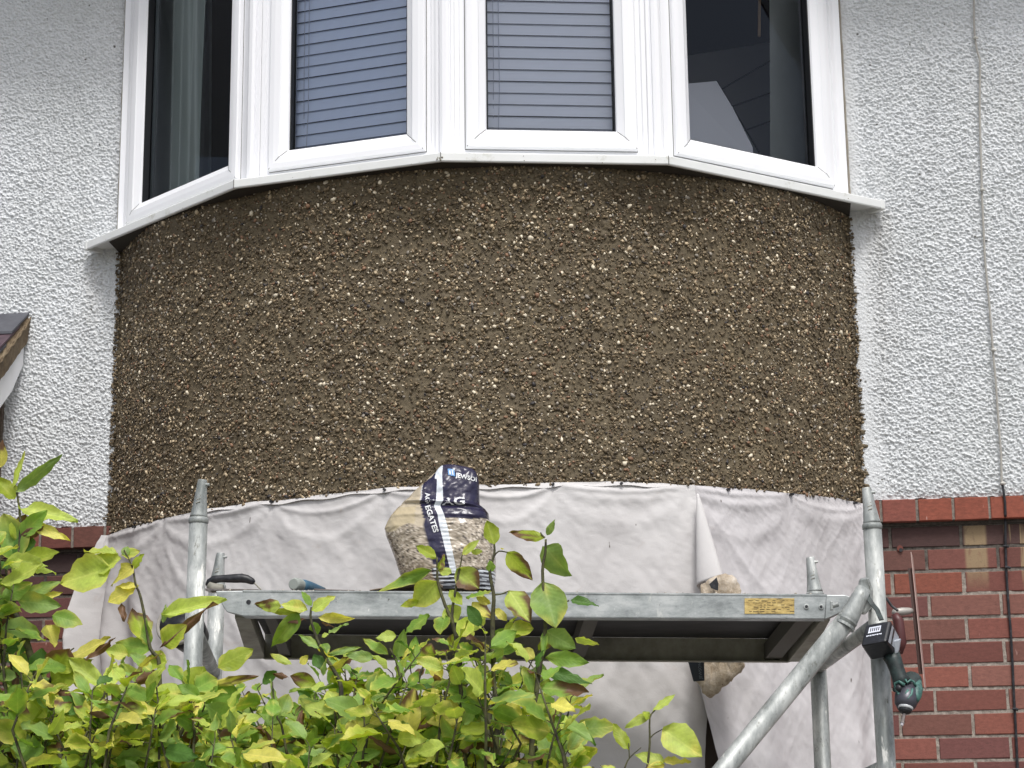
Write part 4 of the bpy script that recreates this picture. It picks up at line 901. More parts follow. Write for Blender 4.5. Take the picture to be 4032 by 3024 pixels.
# lettering wrapped on the front of the bag
bm_v = (Pb.reshape(-1, 3)).tolist(); idx = np.arange(150*nA).reshape(150, nA); qf = np.stack([idx[:-1, :-1], idx[1:, :-1], idx[1:, 1:], idx[:-1, 1:]], -1).reshape(-1, 4).tolist()
bvh = BVHTree.FromPolygons([Vector(v) for v in bm_v], qf)
def lettering(txt, mapf, name, mat, parent, bvh_=None, keepf=None, lift=.0026):
    cu_ = bpy.data.curves.new('t', 'FONT'); cu_.body = txt; cu_.size = 1.0; cu_.resolution_u = 3; cu_.offset = .028
    to = bpy.data.objects.new('t', cu_); COL.objects.link(to); dg = bpy.context.evaluated_depsgraph_get(); dg.update()
    me0 = to.evaluated_get(dg).to_mesh(); vs = [tuple(v.co) for v in me0.vertices]; fs = [list(p.vertices) for p in me0.polygons]
    W_ = max(v[0] for v in vs); bpy.data.objects.remove(to)
    m = MB(); out_ = []
    for x, y, _ in vs:
        u, v = mapf(x/W_, y); p = aty(u, v, Y_T-.2) if bvh_ else None
        b0 = aty(u, v, Y_T); d = Vector((b0-CAM)); d.normalize()
        hit = bvh_.ray_cast(Vector(CAM), d) if bvh_ else None
        if hit and hit[0]: q = np.array(hit[0])-np.array(d)*lift
        else: q = aty(u, v, Y_T-.06)
        out_.append(q)
    if keepf: fs = [f for f in fs if all(keepf(vs[i][0]/W_, vs[i][1]) for i in f)]
    m.add(out_, fs); return m.build(name, mat, parent)
M_ink = Mat('white_ink', lin((226, 228, 230)), .4)
M_nf = Mat('navy_print', lin((38, 35, 62)), .25); M_nf.bump(M_nf.noise(40, 4, .6), .003, .5); M_wf = Mat('white_print', lin((214, 220, 226)), .35)
ip = lambda A_, c: (lambda v: float(np.interp(v, A_[:, 0], A_[:, c])))
ribbon('navy_panel', M_nf, 1006, 1118, ip(strip_pts, 2), lambda v: float(np.interp(v, bx[:, 0], bx[:, 2]))-1.2, .0005, 30)
ribbon('white_stripe', M_wf, 1006, 1238, ip(strip_pts, 1), ip(strip_pts, 2), .0008, 6)
ribbon('navy_stripe', M_nf, 1034, 1229, ip(pur_pts, 1), lambda v: ip(strip_pts, 1)(v)+.4, .0006, 10)
# strip text runs down and slightly right
sp0, sp1, sp2 = np.array((919.0, 1066.)), np.array((923., 1092.)), np.array((938., 1151.))
def strip1(x, y): # AG  (upper piece)
    c_ = np.array((921, 1065.5))+x*np.array((.5, 25.)); return c_[0]+y*15-1, c_[1]-y*2
def strip2(x, y):
    c_ = np.array((918, 1093.))+x*np.array((19., 58.)); return c_[0]+y*15.5, c_[1]-y*4.5
lettering('AGGR', lambda x, y: (918.5+y*15+x*.5, 1065+x*40-y*1.5), 'lettering', M_ink, bag, bvh, keepf=lambda x, y: x < .60)
lettering('EGATES', strip2, 'lettering', M_ink, bag, bvh)
lettering('AGG', lambda x, y: (956+x*74, 1091-y*22+x*-3), 'lettering', M_ink, bag, bvh, keepf=lambda x, y: x < .74)
lettering('JEWSON', lambda x, y: (985+x*52, 1030+x*12-y*13), 'lettering', M_ink, bag, bvh, keepf=lambda x, y: x < .9)
def patch(pts, mat, name, parent, lift=.0022, n=6, bv=None):
    m = MB(); P4 = [np.array(p, float) for p in pts]; V = []
    for i in range(n+1):
        for j in range(n+1):
            s_, t_ = i/n, j/n; uv = (P4[0]*(1-s_)+P4[1]*s_)*(1-t_)+(P4[3]*(1-s_)+P4[2]*s_)*t_
            b0 = aty(uv[0], uv[1], Y_T); d = Vector((b0-CAM)); d.normalize(); hit = bv.ray_cast(Vector(CAM), d)
            V.append(np.array(hit[0])-np.array(d)*lift if hit[0] else b0)
    m.add(V, [(i*(n+1)+j, (i+1)*(n+1)+j, (i+1)*(n+1)+j+1, i*(n+1)+j+1) for i in range(n) for j in range(n)]); return m.build(name, mat, parent, smooth=True)
patch([(967, 1012), (981, 1013.5), (983.5, 1029), (968.5, 1026)], Mat('logo_blue', lin((110, 160, 214)), .4), 'logo', bag, bv=bvh)
patch([(970, 1016), (973, 1016), (974, 1025), (971, 1024.5)], M_ink, 'logo_mark', bag, .0032, 2, bvh)
patch([(975, 1014), (977.5, 1014.5), (980, 1026), (977.5, 1025.5)], M_ink, 'logo_mark', bag, .0032, 2, bvh)

# board under the bag
m = MB(); A_ = aty(798, 1276.5, -1.36); B_ = aty(938, 1256, -1.36); 
A_[2] += .001; m.hexa([A_, B_, B_+[0, .30, .0], A_+[0, .30, 0], A_+[0, 0, .002], B_+[0, 0, .007], B_+[0, .3, .007], A_+[0, .3, .002]])
M_bd = Mat('mortar_board_ply', lin((150, 128, 104)), .8); _n = M_bd.noise(20, 5, .7, (.4, 1, 1)); M_bd.col(M_bd.ramp(_n, [(.3, lin((104, 88, 70))), (.7, lin((172, 154, 130)))]))
o = m.build('thin_board', M_bd, loc=tuple(A_), bevel=.0008); tag(o, 'thin tan plywood board tilted under the gravel bag on the platform edge', 'board')

# trowel with black taped handle (left)
tr = thing('plastering_trowel', 'plastering trowel with mortar-caked black taped handle beside the left rear post', 'trowel', tuple(aty(500, 1274, -1.2)), 'trowels left on the tower')
Yt = -1.22; pth = [(447, 1266), (452, 1258), (462, 1252), (476, 1250), (492, 1250), (508, 1249.5), (522, 1249), (534, 1251), (545, 1256), (549, 1259)]
rads = [.006, .0095, .0115, .0105, .0112, .0122, .0122, .011, .0098, .006]; rads = [r_*random.uniform(.92, 1.08) for r_ in rads]
m = MB(); m.tube([aty(u, v, Yt) for u, v in pth], rads, 14); m.build('handle', M_rub, tr, smooth=True)
m = MB(); m.tube([aty(549, 1259, Yt), aty(562, 1272, Yt), aty(565, 1276, Yt)], .0022, 8); m.build('wire_end', M_dirty, tr, smooth=True); m = MB(); m.tube([aty(452, 1262, Yt), aty(462, 1270, Yt), aty(482, 1270, Yt)], [.012, .014, .010], 10); m.build('shank', M_dirty, tr, smooth=True)
m = MB(); c0 = aty(446, 1276, Yt); c1 = aty(568, 1278, Yt); m.hexa([c0+[0, -.05, -.001], c1+[0, -.05, -.001], c1+[0, .05, -.001], c0+[0, .05, -.001], c0+[0, -.05, 0], c1+[0, -.05, 0], c1+[0, .05, 0], c0+[0, .05, 0]]); m.build('blade', M_steel, tr)
# blue handled tool
tb = thing('blue_handled_trowel', 'trowel with grey capped blue handle lying on the platform left of the gravel bag', 'trowel', tuple(aty(660, 1274, -1.25)), 'trowels left on the tower')
M_blue = Mat('blue_grip', lin((58, 96, 122)), .6); _n = M_blue.noise(60, 5, .75); M_blue.col(M_blue.ramp(_n, [(.35, lin((50, 88, 114))), (.62, lin((70, 108, 130))), (.8, lin((150, 160, 164)))]))
M_cap = Mat('grey_cap', lin((150, 156, 150)), .7)
P0_, P1_ = aty(634, 1261.5, -1.33), aty(700, 1274, -1.16); dd = P1_-P0_
m = MB(); m.tube([P0_, P0_+dd*.04, P0_+dd*.22], [.0150, .0175, .0168], 20); m.build('end_cap', M_cap, tb, bevel=.002)
m = MB(); m.tube([P0_+dd*.2, P0_+dd*.35, P0_+dd*.5, P0_+dd*.7, P0_+dd*1.0], [.0168, .0172, .0155, .012, .006], 20); m.build('handle', M_blue, tb, smooth=True)
m = MB(); c0 = aty(672, 1277, -1.2); c1 = aty(768, 1277.5, -1.2); m.hexa([c0+[0, -.05, -.001], c1+[0, -.02, -.001], c1+[0, .04, -.001], c0+[0, .05, -.001], c0+[0, -.05, 0.001], c1+[0, -.02, 0.001], c1+[0, .04, 0.001], c0+[0, .05, 0.001]]); m.build('blade', M_steel, tb)

# crumpled empty bag between the platform and the sheet
def blob(name, pts, y0, dep, mat, parent, nd=26, amp=.006, seed=0, colf=None):
    # closed outline inflated into a crumpled pillow with real thickness
    pts = np.array(pts, float); c_ = pts.mean(0); ring_ = []
    seg = np.concatenate([pts, pts[:1]]); L_ = np.concatenate([[0], np.cumsum(np.linalg.norm(np.diff(seg, axis=0), axis=1))]); tt = np.linspace(0, L_[-1], 97)[:-1]
    ou = np.stack([np.interp(tt, L_, seg[:, 0]), np.interp(tt, L_, seg[:, 1])], 1); ou = ou+np.stack([(fbm(tt*.11, tt*0, 3, 71)-.5)*9, (fbm(tt*.11, tt*0+5, 3, 72)-.5)*9], 1)
    V = []; C_ = []
    rings = [(1, 0), (.96, -.5), (.85, -.8), (.65, -.95), (.4, -1), (.15, -1), ]; full = [(r, d) for r, d in rings]+[(r, -d) for r, d in rings[::-1][:-1]]
    for r, d in full:
        for q in ou:
            w_ = c_+(q-c_)*r; yy = y0+d*dep; h_ = (fbm(np.array(w_[0]*.09+d), np.array(w_[1]*.09), 4, seed)-.5)*amp*2*(1-abs(r-1) if 0 else 1)*(0 if r == 1 else 1)
            b0 = aty(w_[0], w_[1], y0); V.append((b0[0], yy+h_, b0[2])); C_.append(colf(*w_) if colf else (1, 1, 1))
    n = len(ou); F = []
    for i in range(len(full)-1):
        for k in range(n): F.append((i*n+k, i*n+(k+1) % n, (i+1)*n+(k+1) % n, (i+1)*n+k))
    L0 = np.array(parent_loc(parent)) if parent else np.array(V).mean(0)
    o = rawmesh(bpy.data.meshes.new(name), name, np.array(V)-L0, np.array(F), mat, parent, L0, True, np.array(C_)); return o
M_cr = Mat('crumpled_film', lin((176, 160, 138)), .5); M_cr.bump(M_cr.noise(22, 5, .7), .010, .7)
_n = M_cr.noise(34, 6, .75); _n2 = M_cr.noise(90, 3, .6)
_c = M_cr.ramp(_n, [(.3, lin((140, 122, 98))), (.55, lin((186, 172, 152))), (.75, lin((206, 198, 188)))]); M_cr.col(M_cr.mix(M_cr.ramp(_n2, [(.70, (0, 0, 0)), (.74, (1, 1, 1))]), _c, lin((90, 70, 48))))
eb = thing('crumpled_empty_bag', 'crumpled beige empty gravel bag hanging behind the platform between its deck and the grey sheet', 'bag', tuple(aty(1540, 1440, -.62)))
blob('bag_film', [(1512, 1280), (1516, 1262), (1530, 1250), (1548, 1246), (1562, 1240), (1580, 1242), (1592, 1254), (1602, 1275), (1604, 1300), (1606, 1425), (1612, 1440), (1590, 1462), (1556, 1494), (1533, 1512), (1512, 1484), (1499, 1462), (1492, 1430), (1500, 1400)], -.60, .010, M_cr, eb, seed=3, amp=.014)
m = MB(); m.slab([atpl(1486, 1428, -.6, -.655, 0), atpl(1521, 1430, -.6, -.655, 0), atpl(1522, 1470, -.6, -.65, 0), atpl(1498, 1472, -.6, -.65, 0)], (0, .008, 0)); m.build('printed_flap', Mat('navy_film', lin((34, 42, 56)), .4), eb, bevel=.002)
_cu = MB()
def flat_text(txt, org, ux, uy, size, parent, mat, name='lettering', y=0):
    cu_ = bpy.data.curves.new('t', 'FONT'); cu_.body = txt; cu_.size = 1; cu_.resolution_u = 2; to = bpy.data.objects.new('t', cu_); COL.objects.link(to); dg = bpy.context.evaluated_depsgraph_get(); dg.update()
    me0 = to.evaluated_get(dg).to_mesh(); vs = [tuple(v.co) for v in me0.vertices]; fs = [list(p.vertices) for p in me0.polygons]; bpy.data.objects.remove(to)
    m = MB(); m.add([np.array(org)+np.array(ux)*x*size+np.array(uy)*yy*size for x, yy, _ in vs], fs); return m.build(name, mat, parent)
a_ = atpl(1517, 1466, -.6, -.6575, 0); flat_text('JEWSON', a_, (-.05, 0, 1), (-1, 0, -.05), .0125, eb, Mat('grey_ink', lin((120, 130, 140)), .6))
m = MB(); m.slab([atpl(1532, 1262, 0, -.635, 0), atpl(1548, 1247, 0, -.635, 0), atpl(1552, 1260, 0, -.635, 0), atpl(1551, 1276, 0, -.635, 0), atpl(1536, 1270, 0, -.635, 0)], (0, .006, 0)); m.build('dark_fold', M_rub, eb)

# mixing kettle hanging at the left post, half hidden by leaves
bk = thing('black_bucket', 'small black bucket with cement-crusted rim hanging left of the left tower post', 'bucket', tuple(aty(385, 1400, -1.55)))
c0 = aty(388, 1345, -1.36); m = MB(); axv = np.array([-.10, -.80, .30]); axv /= np.linalg.norm(axv)
m.tube([c0-axv*.10, c0-axv*.098, c0, c0+axv*.002, c0-axv*.002, c0-axv*.09], [.04, .045, .062, .058, .056, .04], 32, cap=False); m.build('bucket_shell', M_rub, bk, smooth=True)
m = MB(); rp = []; uu = np.cross(axv, [0, 0, 1]); uu /= np.linalg.norm(uu); ww = np.cross(axv, uu)
for k in range(33): a = 2*math.pi*k/32; rp.append(c0+(uu*math.cos(a)+ww*math.sin(a))*.061)
m.tube(rp, .0055, 8, cap=False); m.build('rim', Mat('cement_crust', lin((150, 146, 138)), .9), bk, smooth=True)

# ------------------------------------------------------------------ impact driver hanging on the right post
DP = lambda X, Y, y: aty(1755.6+.1985*X, 1289.3+.1985*Y, y)      # local zoomed measurements
dr = thing('impact_driver', 'cordless impact driver with black battery and teal trim hanging upside down on the right post', 'power tool', tuple(DP(850, 700, -1.36)))
M_bat = Mat('black_battery', (.012, .013, .016), .35); _n = M_bat.noise(50, 5, .7); M_bat.col(M_bat.ramp(_n, [(.5, (.010, .011, .015)), (.7, (.03, .032, .04)), (.85, (.12, .12, .13))]))
C0 = DP(800, 480, -1.405); e_up = DP(850, 252, -1.36)-C0; e_l = DP(520, 530, -1.385)-C0; e_d = DP(905, 645, -1.33)-C0
m = MB(); m.hexa([C0, C0+e_l, C0+e_l+e_d, C0+e_d, C0+e_up, C0+e_l+e_up, C0+e_l+e_up+e_d, C0+e_up+e_d]); bt = m.build('battery', M_bat, dr, bevel=.006)
fn = np.cross(e_l, e_up); fn /= np.linalg.norm(fn)
if fn[1] > 0: fn = -fn
def face_q(a0, b0, a1, b1, lift=.0012):   # rectangle on the label face in (left, up) fractions
    g_ = lambda a, b_: C0+e_l*a+e_up*b_+fn*lift
    return [g_(a0, b0), g_(a1, b0), g_(a1, b1), g_(a0, b1)]
lu = -e_l/np.linalg.norm(e_l); uu_ = e_up/np.linalg.norm(e_up); M_w2 = Mat('label_white', lin((216, 220, 232)), .5)
m = MB(); m.add(face_q(.80, .52, .33, .80), [(0, 1, 2, 3)]); m.build('label', M_w2, bt)
m = MB()
for k in range(5): m.add(face_q(.74-.08*k, .58, .70-.08*k, .74, .0018), [(0, 1, 2, 3)])
m.build('label_print', M_bat, bt)
flat_text('18V LITHIUM', face_q(.86, .32, 0, 0, .0014)[0], lu, uu_, .0085, bt, M_w2) if False else None
m = MB()
for k in range(9): a = .84-.068*k; m.add(face_q(a, .36+.012*(k % 2), a-.052, .42), [(0, 1, 2, 3)])
m.build('small_print', M_w2, bt)
# silver side plate
rn = np.cross(e_d, e_up); rn /= np.linalg.norm(rn); rn = rn if rn[0] > 0 else -rn
g_ = lambda a, b_: C0+e_d*a+e_up*b_+rn*.0015
M_sil = Mat('silver_label', lin((168, 174, 182)), .45, .2); m = MB(); m.add([g_(.12, .05), g_(.88, .22), g_(.88, .82), g_(.14, .86)], [(0, 1, 2, 3)]); m.build('side_label', M_sil, bt)
m = MB(); g_ = lambda a, b_: C0+e_d*a+e_up*b_+rn*.0022
m.add([g_(.34, .12), g_(.46, .14), g_(.42, .82), g_(.30, .82)], [(0, 1, 2, 3)]); m.build('side_stripe', M_bat, bt)
M_teal = Mat('teal_plastic', lin((62, 104, 98)), .5); _n = M_teal.noise(40, 5, .7); M_teal.col(M_teal.ramp(_n, [(.4, lin((44, 82, 78))), (.6, lin((88, 132, 122))), (.8, lin((150, 172, 164)))]))
M_dkt = Mat('dark_green_rubber', (.018, .03, .03), .5); _n = M_dkt.noise(45, 4, .7); M_dkt.col(M_dkt.ramp(_n, [(.4, (.012, .018, .018)), (.65, (.03, .05, .048)), (.85, (.12, .15, .14))]))
yb = -1.33
m = MB(); m.hexa([DP(890, 640, yb-.01), DP(935, 600, yb-.01), DP(940, 600, yb+.05), DP(900, 640, yb+.05), DP(880, 470, yb-.02), DP(960, 450, yb-.01), DP(965, 450, yb+.05), DP(890, 470, yb+.05)]); m.build('battery_foot', M_sil, dr, bevel=.004)
m = MB(); m.tube([DP(855, 640, yb+.01), DP(885, 700, yb+.005), DP(915, 790, yb), DP(945, 880, yb), DP(985, 960, yb)], [.023, .021, .019, .020, .026], 18); m.build('handle', M_dkt, dr, smooth=True)
hb = [DP(1100, 862, yb+.045), DP(1092, 885, yb+.04), DP(1075, 930, yb+.03), DP(1050, 1010, yb+.01), DP(1028, 1090, yb-.01), DP(1010, 1160, yb-.025), DP(1002, 1215, yb-.035)]
m = MB(); m.tube(hb[:5], [.014, .023, .027, .028, .027], 24); m.build('motor_housing', M_dkt, dr, smooth=True)
m = MB(); m.tube(hb[3:], [.0290, .0310, .0275, .0185], 24); m.build('gear_case', Mat('grey_gear_case', lin((72, 72, 80)), .35, .3), dr, smooth=True)
m = MB(); m.tube([DP(1135, 930, yb+.02), DP(1130, 1010, yb-.005), DP(1125, 1080, yb-.02), DP(1130, 1140, yb-.028)], [.012, .016, .014, .006], 12); m.build('teal_shell', M_teal, dr, smooth=True)
m = MB(); m.tube([DP(1010, 900, yb-.02), DP(1030, 935, yb-.028), DP(1062, 905, yb-.022), DP(1100, 925, yb-.018), DP(1120, 970, yb-.02)], .0032, 8); m.tube([DP(1040, 1010, yb-.036), DP(1010, 1060, yb-.04), DP(1035, 1110, yb-.046), DP(1075, 1060, yb-.04), DP(1085, 1000, yb-.032)], .003, 8); m.build('teal_trim', M_teal, dr, smooth=True)
m = MB(); m.tube([DP(1000, 960, yb-.03), DP(940, 925, yb-.03), DP(900, 940, yb-.02), DP(905, 1000, yb-.02), DP(935, 1060, yb-.03), DP(1000, 1065, yb-.035), DP(1020, 1040, yb-.035)], .0042, 8, cap=True); m.build('trigger_guard', M_teal, dr, smooth=True)
m = MB(); m.tube([DP(960, 985, yb-.03), DP(935, 1000, yb-.02), DP(885, 1013, yb-.01)], [.012, .010, .006], 10); m.build('trigger', M_rub, dr, smooth=True)
m = MB(); m.tube([DP(1012, 1195, yb-.034), DP(1008, 1225, yb-.036)], [.0195, .0185], 24); m.build('nose_ring', Mat('pale_ring', lin((186, 188, 190)), .4, .2), dr, bevel=.002)
m = MB(); m.tube([DP(1008, 1222, yb-.036), DP(1004, 1245, yb-.038), DP(1000, 1262, yb-.039), DP(999, 1275, yb-.04)], [.0175, .0160, .0125, .006], 20); m.build('chuck', M_rub, dr)
m = MB(); m.tube([DP(999, 1262, yb-.04), DP(978, 1360, yb-.045)], .0040, 8); m.tube([DP(976, 1362, yb-.045), DP(974, 1374, yb-.046)], .0058, 8); m.build('bit_holder', M_steel, dr)
m = MB(); m.tube([DP(974, 1372, yb-.046), DP(970, 1398, yb-.047), DP(968, 1412, yb-.047)], [.0042, .0038, .0012], 8); m.build('bit', Mat('bright_bit', lin((214, 210, 214)), .3, .5), dr)
m = MB(); A_ = [DP(590, -60, -1.29), DP(600, 10, -1.292), DP(650, 90, -1.30), DP(700, 150, -1.315), DP(748, 262, -1.34)]
V = []
for i, p in enumerate(A_): V += [p+[-.006, -.002, 0], p+[.006, -.002, .002]]
m.add(V, [(2*i, 2*i+1, 2*i+3, 2*i+2) for i in range(4)]); so = m.build('strap', M_dkt, dr); md = so.modifiers.new('t', 'SOLIDIFY'); md.thickness = .003
m = MB(); m.tube([DP(798, 10, -1.24), DP(860, 100, -1.24), DP(925, 150, -1.25)], .0035, 8); m.build('strap_end', M_rub, dr)

# trowel hanging edge-on behind the driver
ht = thing('hanging_trowel', 'steel trowel with dark red handle hanging edge-on behind the impact driver', 'trowel', tuple(DP(1100, 200, -1.1)), 'trowels left on the tower')
T0, T1 = aty(1967, 1192, -1.12), aty(1996.5, 1485, -1.12)
m = MB(); wd = np.array([.012, .11, 0.0]); ed = np.array([.0016, 0, 0])
m.hexa([T1, T1+ed, T1+ed+wd, T1+wd, T0, T0+ed, T0+ed+wd, T0+wd]); m.build('blade', Mat('thin_blade_steel', lin((206, 180, 172)), .35, .5), ht)
S0, S1 = aty(1965.5, 1228, -1.10), aty(1989, 1456, -1.10); m = MB(); m.tube([S0, S1], .0055, 10); m.build('spine', Mat('tang_brown', lin((120, 98, 92)), .5, .5), ht)
m = MB(); H0 = DP(865, 170, -1.13); H1 = DP(1085, 150, -1.11); m.tube([H0, H0+(H1-H0)*.1, H0+(H1-H0)*.5, H0+(H1-H0)*.85, H1], [.004, .010, .011, .009, .006], 14); m.build('handle_mount', Mat('pale_mount', lin((170, 166, 160)), .5, .3), ht, smooth=True)
m = MB(); m.tube([DP(890, 185, -1.13), DP(930, 260, -1.13), DP(945, 380, -1.13), DP(955, 500, -1.13), DP(945, 620, -1.13)], [.010, .0145, .0145, .0165, .008], 14); m.build('handle', Mat('dark_red_handle', lin((84, 44, 44)), .45), ht, smooth=True)

# ------------------------------------------------------------------ the shrub in front
YS = -2.6
shrub = thing('magnolia_shrub', 'yellowing green broad-leaved shrub with scorched brown leaves in front of the tower', 'shrub', (.0, YS, 0))
LV, LF_, LC, LU = [], [], [], []
NLn, NWd = 10, 6
LCOL = {'g': (128, 164, 70), 'd': (92, 130, 60), 'l': (190, 208, 100), 'y': (222, 214, 108), 'b': (122, 92, 70), 'p': (140, 170, 92), 'v': (162, 180, 60)}
LCOL = {k: lin(v) for k, v in LCOL.items()}
lcount = [0]
def add_leaf(base, tip, width, typ='g', hint=None, curl=None, fold=None, rnd=.35):
    base, tip = np.array(base, float), np.array(tip, float); ax = tip-base; L_ = np.linalg.norm(ax); ax /= L_
    if hint is None: hint = (CAM-base)/np.linalg.norm(CAM-base)+np.array([0, 0, .45])
    nr_ = hint+np.array([random.gauss(0, rnd), random.gauss(0, rnd), random.gauss(0, rnd)]); nr_ -= ax*(nr_@ax); nr_ /= np.linalg.norm(nr_); sd = np.cross(nr_, ax)
    curl = random.gauss(.10, .12) if curl is None else curl; fold = random.uniform(.05, .45) if fold is None else fold
    t = np.linspace(0, 1, NLn); s = np.linspace(-1, 1, NWd+1); T_, S_ = np.meshgrid(t, s, indexing='ij')
    pw = random.uniform(.72, 1.0); prof = np.sin(np.pi*np.clip(T_, 0, 1)**pw)**.72*(1-.25*T_**3)
    sdv = lcount[0]*7; lcount[0] += 1
    edge = 1+.30*(fbm(T_*7+sdv, S_*0+np.sign(S_)*3+sdv, 2, 5)-.5)*(np.abs(S_) > .5)
    if typ == 'b': edge *= .45+.55*fbm(T_*5+sdv, S_*2+sdv, 2, 9)
    wv = (fbm(T_*3.2+sdv, S_*1.1+sdv*.3, 2, 3)-.5)*L_*(.26 if typ != 'b' else .42)
    wv += .003*np.sin(T_*22+sdv)*np.abs(S_)**2*L_/.08
    lat = S_*prof*width*.5*edge
    ht = -curl*L_*(T_**2)*1.2+np.abs(lat)*fold+wv*np.abs(S_)-(.5 if typ == 'b' else .0)*width*(S_**2)*.5
    tw = random.gauss(0, .35 if typ != 'b' else .8)*T_; ct, st_ = np.cos(tw), np.sin(tw); lat, ht = lat*ct-ht*st_*.5, ht*ct+lat*st_
    P = base+ax*(T_*L_)[..., None]+sd*lat[..., None]+nr_*ht[..., None]
    c0 = LCOL[typ]*random.uniform(.85, 1.15); c1 = LCOL['y'] if typ in 'glvp' else c0
    rim = random.random(); m = np.zeros(T_.shape)
    if typ in 'glvyp': 
        m = np.clip((np.abs(S_)-.62)*1.8, 0, 1)*(.7 if rim < .35 else .15)+np.clip(T_-.6, 0, 1)*(1.2 if rim < .3 else 0)
        m = m+np.clip(fbm(T_*2.5+sdv, S_*1.2+sdv, 3, 6)-.52, 0, 1)*(3.0 if random.random() < (.2 if typ in 'gp' else .5) else .5)
    m = np.clip(m, 0, .85)[..., None]; C_ = c0*(1-m)+c1*m
    if typ in 'yvlg' and random.random() < (.30 if typ in 'yv' else .10):   # scorched patch
        bm2 = np.clip((fbm(T_*2.5+sdv+9, S_*1.3+sdv, 3, 8)+(T_-.5)*.5+np.abs(S_)*.15-.62)*9, 0, 1)[..., None]; C_ = C_*(1-bm2)+LCOL['b']*bm2
    if typ == 'b': C_ = C_*(.6+.9*fbm(T_*6+sdv, S_*3, 3, 12))[..., None]
    idx = np.arange(NLn*(NWd+1)).reshape(NLn, NWd+1)+sum(0 for _ in ())+len(LV)*NLn*(NWd+1)
    q = np.stack([idx[:-1, :-1], idx[1:, :-1], idx[1:, 1:], idx[:-1, 1:]], -1).reshape(-1, 4)
    LV.append(P.reshape(-1, 3)); LF_.append(q); LC.append(C_.reshape(-1, 3)); LU.append(np.stack([np.abs(S_), T_, np.full(T_.shape, random.random()*(0 if typ == 'b' else 1))], -1).reshape(-1, 3))
STEM = MB(); M_stem = Mat('shrub_bark', lin((62, 58, 42)), .8); _n = M_stem.noise(50, 4, .7); M_stem.col(M_stem.ramp(_n, [(.35, lin((44, 40, 32))), (.65, lin((92, 92, 56)))]))
def S3(pts, y=None, r=(.004, .002), dy=0):
    y = YS if y is None else y; P = [aty(u, v, y+dy*i) for i, (u, v) in enumerate(pts)]
    rr = np.linspace(r[0], r[1], len(P)); q = []; 
    # smooth by Catmull-Rom
    A = [P[0]]+P+[P[-1]]; out_, ro = [], []
    for i in range(1, len(A)-2):
        for t in (0, .33, .66):
            p0, p1, p2, p3 = A[i-1], A[i], A[i+1], A[i+2]; out_.append(.5*((2*p1)+(-p0+p2)*t+(2*p0-5*p1+4*p2-p3)*t*t+(-p0+3*p1-3*p2+p3)*t**3)); ro.append(rr[i-1]+(rr[min(i, len(rr)-1)]-rr[i-1])*t)
    out_.append(P[-1]); ro.append(rr[-1]); STEM.tube(out_, ro, 7); return P
def DL(b_, t_, w_, typ='g', y=None, dy=0.0, **k):   # leaf measured on the photograph view: base, tip, width
    y = YS if y is None else y; w_ = w_*KD*(y-CAM[1])/FPX*1.28
    add_leaf(aty(*b_, y), aty(*t_, y+dy+random.uniform(-.02, .02)), w_, typ, **k)
Z3 = lambda x, y: (1097.2+.3387*x, 1097.2+.3387*y)
Z5 = lambda x, y: (713.2+.248*x, 960+.248*y)
Z2 = lambda x, y: (548.6+.248*x, 1261.8+.248*y)
Z1 = lambda x, y: (.248*x, 1261.8+.248*y)
# tall right shoot
S3([(1128, 1760), (1146, 1653), (1151, 1581), (1161, 1476), (1167, 1436), (1177, 1368), (1177, 1327), (1172, 1233), (1178, 1195), (1179, 1165)], r=(.0065, .0022))
for b_, t_, w_, ty in [((250, 175), (303, 72), 40, 'p'), ((235, 195), (2, 150), 62, 'v'), ((232, 245), (395, 440), 170, 'p'), ((225, 470), (305, 770), 200, 'p'), ((400, 590), (578, 620), 62, 'd'),
        ((240, 785), (435, 895), 115, 'p'), ((430, 830), (580, 875), 50, 'l'), ((240, 950), (520, 985), 85, 'g'), ((240, 1040), (535, 1112), 60, 'd'), ((210, 1150), (515, 1165), 110, 'g'),
        ((185, 1180), (292, 1372), 125, 'g'), ((172, 1170), (180, 1400), 105, 'd'), ((325, 1300), (572, 1498), 48, 'd'), ((210, 1430), (360, 1620), 140, 'g'), ((300, 1330), (420, 1480), 120, 'g'),
        ((385, 1500), (495, 1580), 80, 'v'), ((165, 765), (0, 790), 95, 'v'), ((150, 740), (20, 545), 0, 'l'), ((160, 1190), (100, 1010), 80, 'g'), ((150, 1450), (60, 1330), 90, 'g'), ((235, 780), (225, 940), 40, 'g'), ((170, 960), (90, 900), 70, 'y')]:
    if w_: DL(Z3(*b_), Z3(*t_), w_*.3387, ty, curl=random.uniform(-.05, .12))
S3([Z3(235, 190), Z3(215, 170), (1168, 1150)], r=(.002, .0012)); S3([Z3(390, 590), Z3(300, 640), Z3(237, 680)], r=(.0014, .0016))
DL(Z5(1560, 1275), Z5(1745, 1555), 190*.248, 'l', curl=0, fold=.08, rnd=.1); S3([Z5(1440, 1310), Z5(1500, 1300), Z5(1560, 1275)], r=(.0016, .0014))
